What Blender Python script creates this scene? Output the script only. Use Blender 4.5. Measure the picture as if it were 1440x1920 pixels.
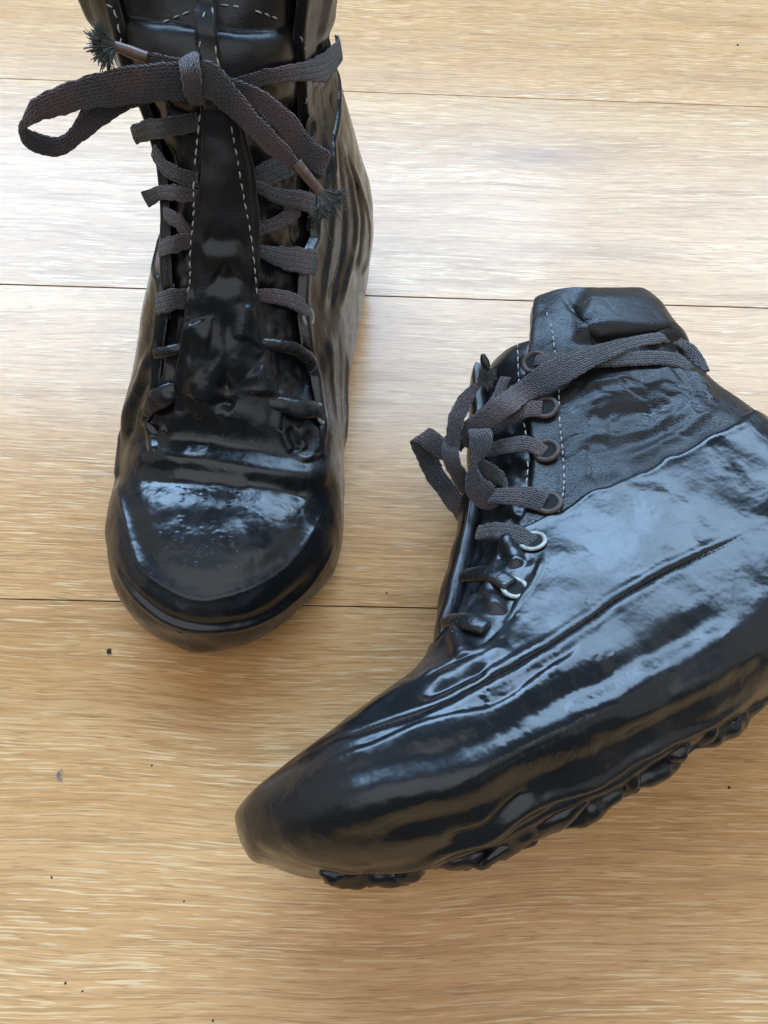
import bpy, bmesh, math, random, time
import numpy as np
T0 = time.time()
random.seed(4); RNG = np.random.default_rng(4)
for o in list(bpy.data.objects): bpy.data.objects.remove(o)
SC = bpy.context.scene
COL = SC.collection

# ---------------------------------------------------------------- camera
def v3(*a): return np.array(a, float)
PITCH, ROLL, CAM_H = math.radians(60.91), math.radians(3.83), .40
fw = v3(0, math.cos(PITCH), -math.sin(PITCH)); rt = v3(1, 0, 0); up = np.cross(rt, fw)
R_ = rt * math.cos(ROLL) + up * math.sin(ROLL); U_ = -rt * math.sin(ROLL) + up * math.cos(ROLL)
cd = bpy.data.cameras.new('camera'); co = bpy.data.objects.new('camera', cd); COL.objects.link(co)
cd.sensor_fit = 'VERTICAL'; cd.sensor_height = 24.0; cd.lens = 1450 / 1920 * 24
cd.clip_start = .01; cd.clip_end = 60
from mathutils import Matrix, Vector
Mc = Matrix.Identity(4)
for i in range(3):
    Mc[i][0] = R_[i]; Mc[i][1] = U_[i]; Mc[i][2] = -fw[i]
Mc[2][3] = CAM_H
co.matrix_world = Mc; SC.camera = co

# ---------------------------------------------------------------- light: a dim room, daylight through the window ahead
W = bpy.data.worlds.new('World'); SC.world = W; W.use_nodes = True
bg = W.node_tree.nodes['Background']; bg.inputs[0].default_value = (.72, .86, 1.0, 1); bg.inputs[1].default_value = .08
def area(name, loc, target, sx, sy, radiance, color):
    l = bpy.data.lights.new(name, 'AREA'); l.shape = 'RECTANGLE'; l.size = sx; l.size_y = sy
    l.energy = radiance * sx * sy * math.pi; l.color = color
    o = bpy.data.objects.new(name, l); COL.objects.link(o)
    o.location = loc
    d = Vector(target) - Vector(loc); o.rotation_euler = d.to_track_quat('-Z', 'Y').to_euler()
    return o
area('window_light', (-1.1, 2.4, 2.2), (-1.1, 0, 2.2), 3.4, 1.9, 8.0, (.42, .665, 1.0))
area('window_light_far', (1.6, 2.4, 2.25), (1.6, 0, 2.25), 1.99, 2.0, 5.4, (.46, .695, 1.0))
area('overhead_fill', (.0, -1.4, 2.7), (.0, -1.2, 0), 5.0, 3.4, .70, (.94, .97, 1.0))  # added soft fill above and behind the camera, lifts the near floor; no real lamp
area('side_fill_left', (-2.4, .2, 1.3), (0, .2, .3), 2.6, 2.0, .22, (1.0, .90, .76))  # added warm fill from the left, as if off a lit wall; no lamp
area('side_fill_right', (2.4, .2, 1.3), (0, .2, .3), 2.6, 2.0, .22, (1.0, .90, .76))  # the same added warm fill on the right side, not a lamp
SC.view_settings.view_transform = 'Standard'; SC.view_settings.look = 'None'
SC.view_settings.exposure = 0.92; SC.view_settings.gamma = 1.0
SC.cycles.max_bounces = 6

# ---------------------------------------------------------------- scene helpers
def empty(name, loc=(0, 0, 0), mat=None):
    o = bpy.data.objects.new(name, None); COL.objects.link(o); o.empty_display_size = .05
    if mat is not None: o.matrix_world = Matrix(mat.tolist())
    else: o.location = loc
    return o
def tag(o, label=None, cat=None, group=None, kind=None):
    for k, v in (('label', label), ('category', cat), ('group', group), ('kind', kind)):
        if v: o[k] = v
    return o
def mesh(name, V, Fq, mat, parent=None, smooth=True, uv=None, attr=None):
    V = np.asarray(V, np.float32).reshape(-1, 3); Fq = np.asarray(Fq, np.int32)
    used = np.zeros(len(V), bool); used[Fq.ravel()] = True
    re = np.cumsum(used) - 1; V2 = V[used]; Fq = re[Fq]
    me = bpy.data.meshes.new(name); n = Fq.shape[1]
    me.vertices.add(len(V2)); me.vertices.foreach_set('co', V2.ravel())
    me.loops.add(Fq.size); me.loops.foreach_set('vertex_index', Fq.ravel().astype(np.int32))
    me.polygons.add(len(Fq)); me.polygons.foreach_set('loop_start', np.arange(0, Fq.size, n, dtype=np.int32))
    try: me.polygons.foreach_set('loop_total', np.full(len(Fq), n, np.int32))
    except Exception: pass
    me.update(calc_edges=True)
    me.polygons.foreach_set('use_smooth', np.full(len(Fq), smooth))
    if uv is not None:
        ul = me.uv_layers.new(name='UVMap'); uu = np.asarray(uv, np.float32).reshape(-1, 2)[used][Fq.ravel()]
        ul.data.foreach_set('uv', uu.ravel())
    if attr:
        for k, a in attr.items():
            at = me.attributes.new(k, 'FLOAT', 'POINT'); at.data.foreach_set('value', np.asarray(a, np.float32).ravel()[used])
    me.materials.append(mat)
    o = bpy.data.objects.new(name, me); COL.objects.link(o)
    if parent: o.parent = parent
    return o
def gridf(nu, nv, mask=None):
    i, j = np.meshgrid(np.arange(nu - 1), np.arange(nv - 1), indexing='ij')
    a = i * nv + j; f = np.stack([a, a + nv, a + nv + 1, a + 1], -1).reshape(-1, 4)
    if mask is not None:
        m = mask.ravel()[f].all(1); f = f[m]
    return f

# ---------------------------------------------------------------- geometry
def pchip(us, vals, u):
    us = np.asarray(us, float); vals = np.asarray(vals, float)
    if vals.ndim == 1: vals = vals[:, None]
    h = np.diff(us)[:, None]; dl = np.diff(vals, axis=0) / h
    m = np.zeros_like(vals)
    m[0] = dl[0]; m[-1] = dl[-1]
    w1 = 2 * h[1:] + h[:-1]; w2 = h[1:] + 2 * h[:-1]
    same = dl[:-1] * dl[1:] > 0
    with np.errstate(divide='ignore', invalid='ignore'):
        mm = (w1 + w2) / (w1 / dl[:-1] + w2 / dl[1:])
    m[1:-1] = np.where(same, mm, 0)
    i = np.clip(np.searchsorted(us, u, side='right') - 1, 0, len(us) - 2)
    t = ((u - us[i]) / np.diff(us)[i])[:, None]; hh = np.diff(us)[i][:, None]
    r = ((1 + 2 * t) * (1 - t) ** 2 * vals[i] + t * (1 - t) ** 2 * hh * m[i]
         + t * t * (3 - 2 * t) * vals[i + 1] + t * t * (t - 1) * hh * m[i + 1])
    return r if r.shape[1] > 1 else r[:, 0]

def catmull(pts, n):
    # smooth curve through points, n samples, roughly even by arc length
    p = np.asarray(pts, float)
    if len(p) == 2:
        t = np.linspace(0, 1, n)[:, None]; return p[0] * (1 - t) + p[1] * t
    d = np.sqrt(np.linalg.norm(np.diff(p[:, :3], axis=0), axis=1)) + 1e-9
    k = np.concatenate([[0], np.cumsum(d)])
    m = np.zeros_like(p)
    for i in range(1, len(p) - 1):
        m[i] = ((p[i + 1] - p[i]) / d[i] * d[i - 1] + (p[i] - p[i - 1]) / d[i - 1] * d[i]) / (d[i] + d[i - 1])
    m[0] = (p[1] - p[0]) / d[0] * 1.5 - m[1] * .5; m[-1] = (p[-1] - p[-2]) / d[-1] * 1.5 - m[-2] * .5
    def ev(x):
        i = np.clip(np.searchsorted(k, x, side='right') - 1, 0, len(p) - 2)
        h = d[i][:, None]; t = ((x - k[i]) / d[i])[:, None]
        return ((1 + 2 * t) * (1 - t) ** 2 * p[i] + t * (1 - t) ** 2 * h * m[i]
                + t * t * (3 - 2 * t) * p[i + 1] + t * t * (t - 1) * h * m[i + 1])
    f = ev(np.linspace(0, k[-1], 40 * len(p)))
    L = np.concatenate([[0], np.cumsum(np.linalg.norm(np.diff(f[:, :3], axis=0), axis=1))])
    return np.stack([np.interp(np.linspace(0, L[-1], n), L, f[:, j]) for j in range(f.shape[1])], 1)

def sst(a, b, x):
    t = np.clip((x - a) / (b - a), 0, 1); return t * t * (3 - 2 * t)

def hash3(i, j, k, seed):
    n = (i * 73856093) ^ (j * 19349663) ^ (k * 83492791) ^ (seed * 2654435)
    n = (n ^ (n >> 13)) * 1274126177 & 0x7fffffff
    n = (n ^ (n >> 16)) & 0xffff
    return n / 32767.5 - 1.0

def noise3(p, scale, seed=0):
    q = p * scale + 1000.0
    i = np.floor(q).astype(np.int64); f = q - i; f = f * f * f * (f * (6 * f - 15) + 10)
    out = 0
    for a in (0, 1):
        for b in (0, 1):
            for c in (0, 1):
                w = (f[..., 0] if a else 1 - f[..., 0]) * (f[..., 1] if b else 1 - f[..., 1]) * (f[..., 2] if c else 1 - f[..., 2])
                out = out + w * hash3(i[..., 0] + a, i[..., 1] + b, i[..., 2] + c, seed)
    return out

# one row per ring of the boot: u, front point (x,z), back point (x,z), half widths, offset to the side,
# height of the widest place, roundness below and above it
class Boot:
    def __init__(s, rows, lean, tip_r, tip_p, side=0., nu=420, nv=400, upow=1.7):
        r = np.array(rows, float); s.u = np.linspace(0, 1, nu) ** 1.0
        s.u = (np.linspace(0, 1, nu) ** upow) * .3 + np.linspace(0, 1, nu) * .7
        c = pchip(r[:, 0], r[:, 1:], s.u)
        F, B = c[:, 0:2], c[:, 2:4]; w, yc, t0, pb, pt = c[:, 4], c[:, 5], c[:, 6], c[:, 7], c[:, 8]
        tip = max(r[0, 1], r[0, 3])
        dd = np.clip((tip - (F[:, 0] + B[:, 0]) / 2) / tip_r, 0, 1)
        w = w * (1 - (1 - dd) ** tip_p) ** (1 / tip_p) + 1e-5
        ph = np.linspace(-np.pi / 2, np.pi / 2, 241)
        cs, sn = np.cos(ph), np.sin(ph)
        P = np.zeros((nu, nv, 3)); s.arc = np.zeros((nu, nv))
        for i in range(nu):
            p = np.where(ph < 0, pb[i], pt[i])
            h = np.abs(cs) ** (2 / p) * w[i]
            t = np.sign(sn) * np.abs(sn) ** (2 / p)
            t = np.where(ph < 0, t0[i] + t * (1 + t0[i]), t0[i] + t * (1 - t0[i]))
            ax = F[i] - B[i]
            xz = B[i] + ax * ((t + 1) / 2)[:, None]
            half = np.stack([xz[:, 0], h, xz[:, 1]], 1)
            full = np.concatenate([half, (half * [1, -1, 1])[::-1][1:]])
            L = np.concatenate([[0], np.cumsum(np.linalg.norm(np.diff(full, axis=0), axis=1))])
            q = np.linspace(0, L[-1], nv)
            P[i] = np.stack([np.interp(q, L, full[:, j]) for j in range(3)], 1)
            P[i, :, 1] += yc[i]
            s.arc[i] = q - L[-1] / 2
        P[:, :, 2] -= side * (P[:, :, 1] / .045) ** 2 * sst(.78, 1., s.u)[:, None]
        P[:, :, 1] += pchip(lean[0], lean[1], np.clip(P[:, :, 2].ravel(), lean[0][0], lean[0][-1])).reshape(nu, nv)
        s.P = P; s.N = normals(P); s.F = F; s.B = B; s.nu, s.nv = nu, nv

def normals(P):
    du = np.gradient(P, axis=0)
    Q = np.concatenate([P[:, -2:-1], P, P[:, 1:2]], 1)
    dv = (Q[:, 2:] - Q[:, :-2])
    n = np.cross(du, dv); n /= np.linalg.norm(n, axis=2, keepdims=True) + 1e-12
    return n

# ---------------------------------------------------------------- materials
class NT:
    def __init__(s, name):
        s.m = bpy.data.materials.new(name); s.m.use_nodes = True; s.t = s.m.node_tree; s.b = s.t.nodes['Principled BSDF']
    def n(s, t, ins=None, **kw):
        o = s.t.nodes.new(t)
        for k, v in kw.items(): setattr(o, k, v)
        for k, v in (ins or {}).items(): s.set(o.inputs[k], v)
        return o
    def set(s, sock, v):
        if isinstance(v, bpy.types.NodeSocket): s.t.links.new(v, sock)
        else:
            if hasattr(sock.default_value, '__len__') and not hasattr(v, '__len__'): v = [v] * len(sock.default_value)
            if hasattr(v, '__len__') and len(sock.default_value) == 4 and len(v) == 3: v = tuple(v) + (1,)
            sock.default_value = v
    def p(s, **kw):
        for k, v in kw.items(): s.set(s.b.inputs[k.replace('_', ' ')], v)
    def math(s, op, a, b=0., clamp=False):
        o = s.n('ShaderNodeMath', operation=op, use_clamp=clamp); s.set(o.inputs[0], a); s.set(o.inputs[1], b); return o.outputs[0]
    def ramp(s, fac, stops):
        o = s.n('ShaderNodeValToRGB'); s.set(o.inputs[0], fac); e = o.color_ramp.elements
        while len(e) < len(stops): e.new(.5)
        for i, (p, c) in enumerate(stops):
            e[i].position = p; e[i].color = tuple(c) + (1,) if hasattr(c, '__len__') else (c, c, c, 1)
        return o.outputs[0]
    def mix(s, fac, a, b, mode='MIX'):
        o = s.n('ShaderNodeMix', data_type='RGBA', blend_type=mode)
        s.set(o.inputs[0], fac); s.set(o.inputs[6], a); s.set(o.inputs[7], b); return o.outputs[2]
    def coord(s, which='Object', scale=None, loc=None):
        c = s.n('ShaderNodeTexCoord').outputs[which]
        if scale or loc is not None:
            mp = s.n('ShaderNodeMapping'); s.set(mp.inputs[0], c)
            if scale: s.set(mp.inputs['Scale'], scale)
            if loc is not None: s.set(mp.inputs['Location'], loc)
            c = mp.outputs[0]
        return c
    def noise(s, vec, scale, detail=4., rough=.55, dist=0.):
        o = s.n('ShaderNodeTexNoise'); s.set(o.inputs['Vector'], vec); s.set(o.inputs['Scale'], scale)
        s.set(o.inputs['Detail'], detail); s.set(o.inputs['Roughness'], rough); s.set(o.inputs['Distortion'], dist); return o.outputs[0]
    def vor(s, vec, scale, feature='F1', rnd=1.):
        o = s.n('ShaderNodeTexVoronoi', feature=feature); s.set(o.inputs['Vector'], vec); s.set(o.inputs['Scale'], scale)
        s.set(o.inputs['Randomness'], rnd); return o.outputs['Distance']
    def bump(s, h, strength, dist, base=None):
        o = s.n('ShaderNodeBump'); s.set(o.inputs['Height'], h); s.set(o.inputs['Strength'], strength); s.set(o.inputs['Distance'], dist)
        if base is not None: s.set(o.inputs['Normal'], base)
        return o.outputs[0]

def rubber_nodes(k, c):
    # glossy black dipped rubber: uneven gloss, faint scratches, pale dust caught in patches
    n1 = k.noise(c, 22, 5, .6); n2 = k.noise(c, 140, 4, .6); n3 = k.noise(c, 9, 3, .5)
    rough = k.math('ADD', k.ramp(n1, [(.36, .13), (.66, .30)]), k.math('MULTIPLY', n2, .10))
    patch = k.ramp(n3, [(.50, 0.), (.70, 1.)])
    specks = k.ramp(k.vor(c, 420), [(.10, 1.), (.19, 0.)])
    sel = k.ramp(k.noise(c, 60, 2), [(.56, 0.), (.66, 1.)])
    dust = k.math('MULTIPLY', k.math('MULTIPLY', specks, sel), patch)
    smear = k.math('MULTIPLY', k.ramp(n2, [(.40, 0.), (.75, 1.)]), patch)
    col = k.mix(k.math('MULTIPLY', smear, .30), (.0070, .0080, .0095), (.052, .053, .056))
    col = k.mix(k.math('MULTIPLY', dust, .8), col, (.30, .29, .27))
    rough = k.math('ADD', rough, k.math('MULTIPLY', smear, .12))
    b = k.bump(k.noise(c, 60, 3, .5), .45, .0024)
    b = k.bump(k.noise(c, 300, 3, .6), .10, .0005, b)
    return col, rough, b
def leather_nodes(k, c, grain=1.):
    v = k.vor(k.mix(.35, c, k.n('ShaderNodeTexNoise', {'Vector': c, 'Scale': 160.}).outputs['Color'], 'LINEAR_LIGHT') if False else c, 620, 'F1')
    cr = k.n('ShaderNodeTexVoronoi', feature='DISTANCE_TO_EDGE'); k.set(cr.inputs['Vector'], c); k.set(cr.inputs['Scale'], 720.)
    e = k.ramp(cr.outputs[0], [(.0, 0.), (.13, 1.)])
    n = k.noise(c, 60, 5, .6)
    col = k.mix(n, (.0062, .0060, .0062), (.0130, .0120, .0118))
    col = k.mix(k.math('MULTIPLY', k.ramp(k.noise(c, 18, 4), [(.55, 0.), (.75, 1.)]), .5), col, (.026, .023, .022))
    rough = k.ramp(k.noise(c, 35, 4), [(.3, .24), (.7, .42)])
    b = k.bump(e, .22 * grain, .0005); b = k.bump(k.noise(c, 420, 3, .6), .14 * grain, .0005, b); b = k.bump(k.noise(c, 110, 3, .5), .25, .0014, b)
    return col, rough, b
def mat_rubber():
    k = NT('dipped_rubber'); c = k.coord('Object'); col, r, b = rubber_nodes(k, c)
    k.p(Base_Color=col, Roughness=r, Normal=b, Specular_IOR_Level=.5); return k.m
def mat_leather():
    k = NT('black_leather'); c = k.coord('Object'); col, r, b = leather_nodes(k, c)
    k.p(Base_Color=col, Roughness=r, Normal=b, Specular_IOR_Level=.30); return k.m
def mat_blend():
    # leather whose lower end was dipped: the attribute "dip" says how much rubber covers it
    k = NT('half_dipped_leather'); c = k.coord('Object')
    c1, r1, b1 = leather_nodes(k, c, .35); c2, r2, b2 = rubber_nodes(k, c)
    a = k.n('ShaderNodeAttribute', attribute_name='dip').outputs['Fac']
    f = k.ramp(k.math('ADD', a, k.math('MULTIPLY', k.math('SUBTRACT', k.noise(c, 90, 4), .5), .5)), [(.4, 0.), (.6, 1.)])
    vm = k.n('ShaderNodeMix', data_type='VECTOR'); k.set(vm.inputs[0], f); k.set(vm.inputs[4], b1); k.set(vm.inputs[5], b2)
    rr = k.n('ShaderNodeMix', data_type='FLOAT'); k.set(rr.inputs[0], f); k.set(rr.inputs[2], r1); k.set(rr.inputs[3], r2)
    c1 = k.mix(.75, c1, (.0090, .0085, .0095))
    k.p(Base_Color=k.mix(f, c1, c2), Roughness=rr.outputs[0], Normal=vm.outputs[1], Specular_IOR_Level=.4); return k.m
def mat_lace(dipped=False):
    k = NT('dipped_lace' if dipped else 'woven_lace'); c = k.coord('Object'); uv = k.coord('UV')
    if dipped:
        col, r, b = rubber_nodes(k, c)
        k.p(Base_Color=col, Roughness=r, Normal=k.bump(k.noise(c, 260, 3), .5, .001, b)); return k.m
    sx = k.n('ShaderNodeSeparateXYZ'); k.set(sx.inputs[0], uv); U, V = sx.outputs[0], sx.outputs[1]
    # rows of plaited yarn: chevrons running along the lace
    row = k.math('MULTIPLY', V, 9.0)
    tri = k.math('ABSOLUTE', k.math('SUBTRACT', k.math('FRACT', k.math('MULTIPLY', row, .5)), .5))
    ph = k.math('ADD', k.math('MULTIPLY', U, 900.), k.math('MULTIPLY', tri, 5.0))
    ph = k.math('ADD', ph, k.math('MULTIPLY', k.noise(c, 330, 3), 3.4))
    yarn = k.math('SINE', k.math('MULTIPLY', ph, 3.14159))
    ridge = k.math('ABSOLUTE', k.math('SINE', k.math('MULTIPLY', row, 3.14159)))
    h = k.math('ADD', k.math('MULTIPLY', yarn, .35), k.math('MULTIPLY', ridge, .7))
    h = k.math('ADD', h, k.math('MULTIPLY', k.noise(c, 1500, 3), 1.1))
    col = k.mix(k.ramp(k.noise(c, 38, 4), [(.36, 0.), (.62, 1.)]), (.016, .017, .020), (.054, .045, .053))
    col = k.mix(k.math('MULTIPLY', k.ramp(k.noise(c, 26, 3, .5), [(.51, 0.), (.65, 1.)]), .8), col, (.095, .046, .042))
    col = k.mix(k.math('MULTIPLY', k.ramp(k.noise(k.coord('Object', loc=(3, 1, 2)), 44, 3), [(.56, 0.), (.72, 1.)]), .5), col, (.030, .046, .043))
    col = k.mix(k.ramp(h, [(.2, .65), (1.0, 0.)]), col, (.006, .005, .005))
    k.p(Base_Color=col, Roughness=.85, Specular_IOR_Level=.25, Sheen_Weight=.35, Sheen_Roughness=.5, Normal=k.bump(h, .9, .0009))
    return k.m
def mat_plain(name, c0, c1, rough=.5, metal=0., scale=200., bump=.2):
    k = NT(name); c = k.coord('Object'); n = k.noise(c, scale, 4, .6)
    k.p(Base_Color=k.mix(k.ramp(n, [(.3, 0.), (.7, 1.)]), c0, c1), Roughness=rough, Metallic=metal, Normal=k.bump(n, bump, .0008)); return k.m
def mat_oak():
    # pale limed oak laminate: long brushed pores, some filled white, drifting tone, cathedral figure and small knots
    k = NT('limed_oak'); base = k.coord('Object')
    rnd = k.n('ShaderNodeObjectInfo').outputs['Random']
    off = k.n('ShaderNodeCombineXYZ', {'X': k.math('MULTIPLY', rnd, 37.), 'Y': k.math('MULTIPLY', rnd, 11.), 'Z': 0.}).outputs[0]
    va = k.n('ShaderNodeVectorMath', {0: base, 1: off}, operation='ADD').outputs[0]
    # slow wander of the grain
    wn = k.n('ShaderNodeTexNoise'); k.set(wn.inputs['Vector'], va); k.set(wn.inputs['Scale'], 3.4); k.set(wn.inputs['Detail'], 2.)
    sep = k.n('ShaderNodeSeparateXYZ'); k.set(sep.inputs[0], va)
    wy = k.math('ADD', sep.outputs[1], k.math('MULTIPLY', k.math('SUBTRACT', wn.outputs[0], .5), .038))
    fine = k.noise(k.n('ShaderNodeMapping', {'Vector': va, 'Scale': (14., 80., 1.)}).outputs[0], 1., 2)
    wy = k.math('ADD', wy, k.math('MULTIPLY', k.math('SUBTRACT', fine,   .5), .0022))
    g = k.n('ShaderNodeCombineXYZ', {'X': sep.outputs[0], 'Y': wy, 'Z': rnd}).outputs[0]
    def st(sx, sy, det=3., rough=.6):
        return k.noise(k.n('ShaderNodeMapping', {'Vector': g, 'Scale': (sx, sy, 1.)}).outputs[0], 1., det, rough)
    broad = st(1.6, 22., 4.); mid = st(7., 120., 4., .6); line = st(13., 560., 3., .6); pore = st(36., 980., 2.5, .6); pore2 = st(60., 1400., 2., .6)
    zone = k.noise(k.n('ShaderNodeMapping', {'Vector': g, 'Scale': (3.0, 12., 1.)}).outputs[0], 1., 3)
    zone2 = k.noise(k.n('ShaderNodeMapping', {'Vector': g, 'Scale': (5.0, 34., 1.)}).outputs[0], 1., 3)
    col = k.mix(k.ramp(broad, [(.30, 0.), (.70, 1.)]), (.595, .296, .110), (.715, .402, .176))
    col = k.mix(k.math('MULTIPLY', k.ramp(zone, [(.50, 0.), (.75, 1.)]), .40), col, (.430, .215, .078))
    col = k.mix(k.math('MULTIPLY', k.ramp(mid, [(.50, 0.), (.66, 1.)]), .50), col, (.390, .195, .070))
    col = k.mix(k.math('MULTIPLY', k.ramp(line, [(.37, 1.), (.47, 0.)]), .46), col, (.330, .165, .060))
    col = k.mix(k.math('MULTIPLY', k.ramp(line, [(.55, 0.), (.64, 1.)]), .34), col, (.740, .475, .220))
    col = k.mix(k.math('MULTIPLY', k.ramp(pore2, [(.35, 1.), (.45, 0.)]), .60), col, (.290, .145, .055))
    wht = k.math('MULTIPLY', k.ramp(pore, [(.555, 0.), (.62, 1.)]), k.ramp(zone2, [(.34, 1.), (.62, .35)]))
    col = k.mix(k.math('MULTIPLY', wht, .80), col, (.90, .66, .38))
    # small eye-shaped knots here and there
    kv = k.n('ShaderNodeTexVoronoi', feature='F1'); k.set(kv.inputs['Vector'], k.n('ShaderNodeMapping', {'Vector': g, 'Scale': (2.6, 11., 1.)}).outputs[0]); k.set(kv.inputs['Scale'], 1.)
    kd = k.math('ADD', kv.outputs['Distance'], k.math('MULTIPLY', k.math('SUBTRACT', mid, .5), .16))
    col = k.mix(k.math('MULTIPLY', k.ramp(kd, [(.04, 1.), (.22, 0.)]), .45), col, (.270, .130, .060))
    col = k.mix(k.math('MULTIPLY', k.ramp(kd, [(.0, 1.), (.035, 0.)]), .60), col, (.170, .080, .042))
    col = k.mix(k.math('MULTIPLY', k.math('FRACT', k.math('MULTIPLY', rnd, 7.3)), .22), col, (.42, .225, .085))
    rough = k.math('ADD', k.ramp(mid, [(.3, .15), (.7, .23)]), k.math('MULTIPLY', pore2, .06))
    h = k.math('ADD', k.math('MULTIPLY', pore, .7), k.math('MULTIPLY', line, .6))
    k.p(Base_Color=col, Roughness=rough, Normal=k.bump(h, .10, .0005), Specular_IOR_Level=.34)
    return k.m
def mat_tread():
    k = NT('worn_tread'); c = k.coord('Object')
    k.p(Base_Color=k.mix(k.noise(c, 120, 4), (.008, .008, .0085), (.022, .020, .018)), Roughness=.45, Normal=k.bump(k.noise(c, 260, 3), .4, .001)); return k.m
M = dict(tread=mat_tread(), rubber=mat_rubber(), leather=mat_leather(), half=mat_blend(), lace=mat_lace(), dlace=mat_lace(True), oak=mat_oak(),
         thread=mat_plain('pale_thread', (.30, .29, .26), (.46, .45, .42), .8),
         bronze=mat_plain('worn_bronze', (.030, .020, .016), (.085, .055, .042), .55, .4, 500.),
         pale=mat_plain('bare_metal', (.20, .195, .17), (.40, .39, .35), .5, .3, 500.),
         aglet=mat_plain('brown_aglet', (.065, .036, .028), (.15, .090, .062), .42, 0., 300., .4),
         yarn=mat_plain('frayed_yarn', (.050, .056, .050), (.11, .12, .105), .9, 0., 700.),
         hole=mat_plain('eyelet_dark', (.002, .002, .002), (.004, .004, .004), .9), under=mat_plain('underlay', (.02, .018, .015), (.03, .026, .02), .9),
         dirt=mat_plain('dry_dirt', (.020, .018, .015), (.050, .045, .038), .8, 0., 900.),
         fluff=mat_plain('grey_fluff', (.16, .15, .16), (.30, .29, .30), .8, 0., 900.))

#        u    Fx     Fz     Bx     Bz     w      yc    t0   pb   pt
ROWS_B = [
 (0.00, .3305, .0400, .3305, .0350, .0550, .000, -.10, 3.0, 2.6),
 (0.02, .3288, .0455, .3288, .0290, .0555, .000, -.12, 3.0, 2.6),
 (0.05, .3240, .0480, .3240, .0255, .0560, .000, -.15, 3.5, 2.5),
 (0.12, .3070, .0530, .3070, .0125, .0580, .000, -.10, 3.2, 2.3),
 (0.22, .2770, .0590, .2750, .0000, .0610, .002, .00, 2.8, 2.2),
 (0.30, .2520, .0635, .2480, -.007, .0610, .004, .06, 2.6, 2.1),
 (0.36, .2350, .0690, .2220, -.0105, .0580, .004, .00, 2.6, 2.1),
 (0.42, .2200, .0820, .1900, -.0120, .0545, .004, -.12, 2.6, 2.2),
 (0.48, .2070, .0970, .1500, -.0095, .0510, .003, -.20, 2.7, 2.2),
 (0.54, .1940, .1130, .1050, -.0035, .0480, .001, -.24, 2.8, 2.3),
 (0.60, .1820, .1290, .0600, .0000, .0455, .000, -.24, 2.8, 2.3),
 (0.66, .1710, .1460, .0250, .0000, .0435, .000, -.24, 2.7, 2.3),
 (0.70, .1630, .1580, .0050, .0060, .0420, .000, -.25, 2.8, 2.3),
 (0.75, .1540, .1720, -.001, .0400, .0420, .000, -.15, 2.4, 2.3),
 (0.80, .1440, .1870, .0030, .0850, .0420, .000, -.10, 2.3, 2.3),
 (0.86, .1330, .2050, .0140, .1330, .0420, .000, .00, 2.3, 2.4),
 (0.93, .1180, .2220, .0180, .1820, .0420, .000, .00, 2.3, 2.5),
 (1.00, .0885, .2450, .0150, .2170, .0420, .000, .00, 2.3, 2.6)]
LEAN_B = ([0, .3], [0, 0])
ROWS_A = [
 (0.00, .3255, .0400, .3255, .0120, .0535, -.005, -.10, 3.0, 2.6),
 (0.05, .3180, .0490, .3190, .0080, .0540, -.005, -.15, 3.5, 2.5),
 (0.12, .3000, .0585, .3000, .0035, .0555, -.004, -.25, 4.0, 2.3),
 (0.22, .2720, .0610, .2720, .0010, .0610, -.002, -.35, 4.5, 2.2),
 (0.30, .2500, .0600, .2480, .0000, .0620, -.004, -.40, 4.5, 2.1),
 (0.36, .2360, .0660, .2220, .0000, .0620, -.007, -.45, 4.5, 2.1),
 (0.42, .2230, .0820, .1900, .0000, .0600, -.010, -.45, 4.5, 2.2),
 (0.48, .2110, .0970, .1500, .0000, .0560, -.010, -.45, 4.5, 2.2),
 (0.54, .1990, .1120, .1050, .0000, .0520, -.007, -.40, 4.5, 2.3),
 (0.60, .1870, .1270, .0600, .0000, .0490, -.004, -.35, 4.0, 2.3),
 (0.66, .1760, .1430, .0250, .0000, .0460, .000, -.30, 3.2, 2.3),
 (0.70, .1690, .1540, .0050, .0060, .0440, .002, -.25, 2.8, 2.3),
 (0.75, .1610, .1670, -.001, .0400, .0430, .004, -.15, 2.4, 2.3),
 (0.80, .1530, .1800, .0010, .0850, .0430, .003, -.10, 2.3, 2.3),
 (0.86, .1440, .1950, .0070, .1300, .0450, .001, .00, 2.3, 2.5),
 (0.93, .1340, .2120, .0160, .1750, .0500, .000, .00, 2.3, 2.8),
 (1.00, .1200, .2320, .0190, .2150, .0570, .000, .00, 2.3, 3.0)]
LEAN_A = ([0, .06, .10, .15, .24], [0, -.002, -.010, -.020, -.031])
TIP = (.075, 2.3)
SIDE_A, SIDE_B = .005, .021

def place(heel, fwd_deg, mode, tilt=0., roll0=0.):
    # 4x4 matrix: local x = towards the toe, y = wearer's left, z = up the shaft
    a = math.radians(fwd_deg); f = np.array([math.cos(a), math.sin(a), 0.])
    if mode == 'stand':
        y = np.array([-f[1], f[0], 0.]); z = np.array([0, 0, 1.])
    else:
        t = math.radians(tilt)
        z0 = np.array([f[1], -f[0], 0.]); z0 = z0 * math.cos(t) + np.array([0, 0, -1.]) * math.sin(t)
        y = np.cross(z0, f); z = z0
    M = np.eye(4); M[:3, 0] = f; M[:3, 1] = y; M[:3, 2] = z; M[:3, 3] = heel
    return M
M_A = place(np.array([-.0605, .449, .006]), -94.7, "stand")
M_B = place(np.array([.2605, .1560, .060]), 208, "lie", 2.5)

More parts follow.
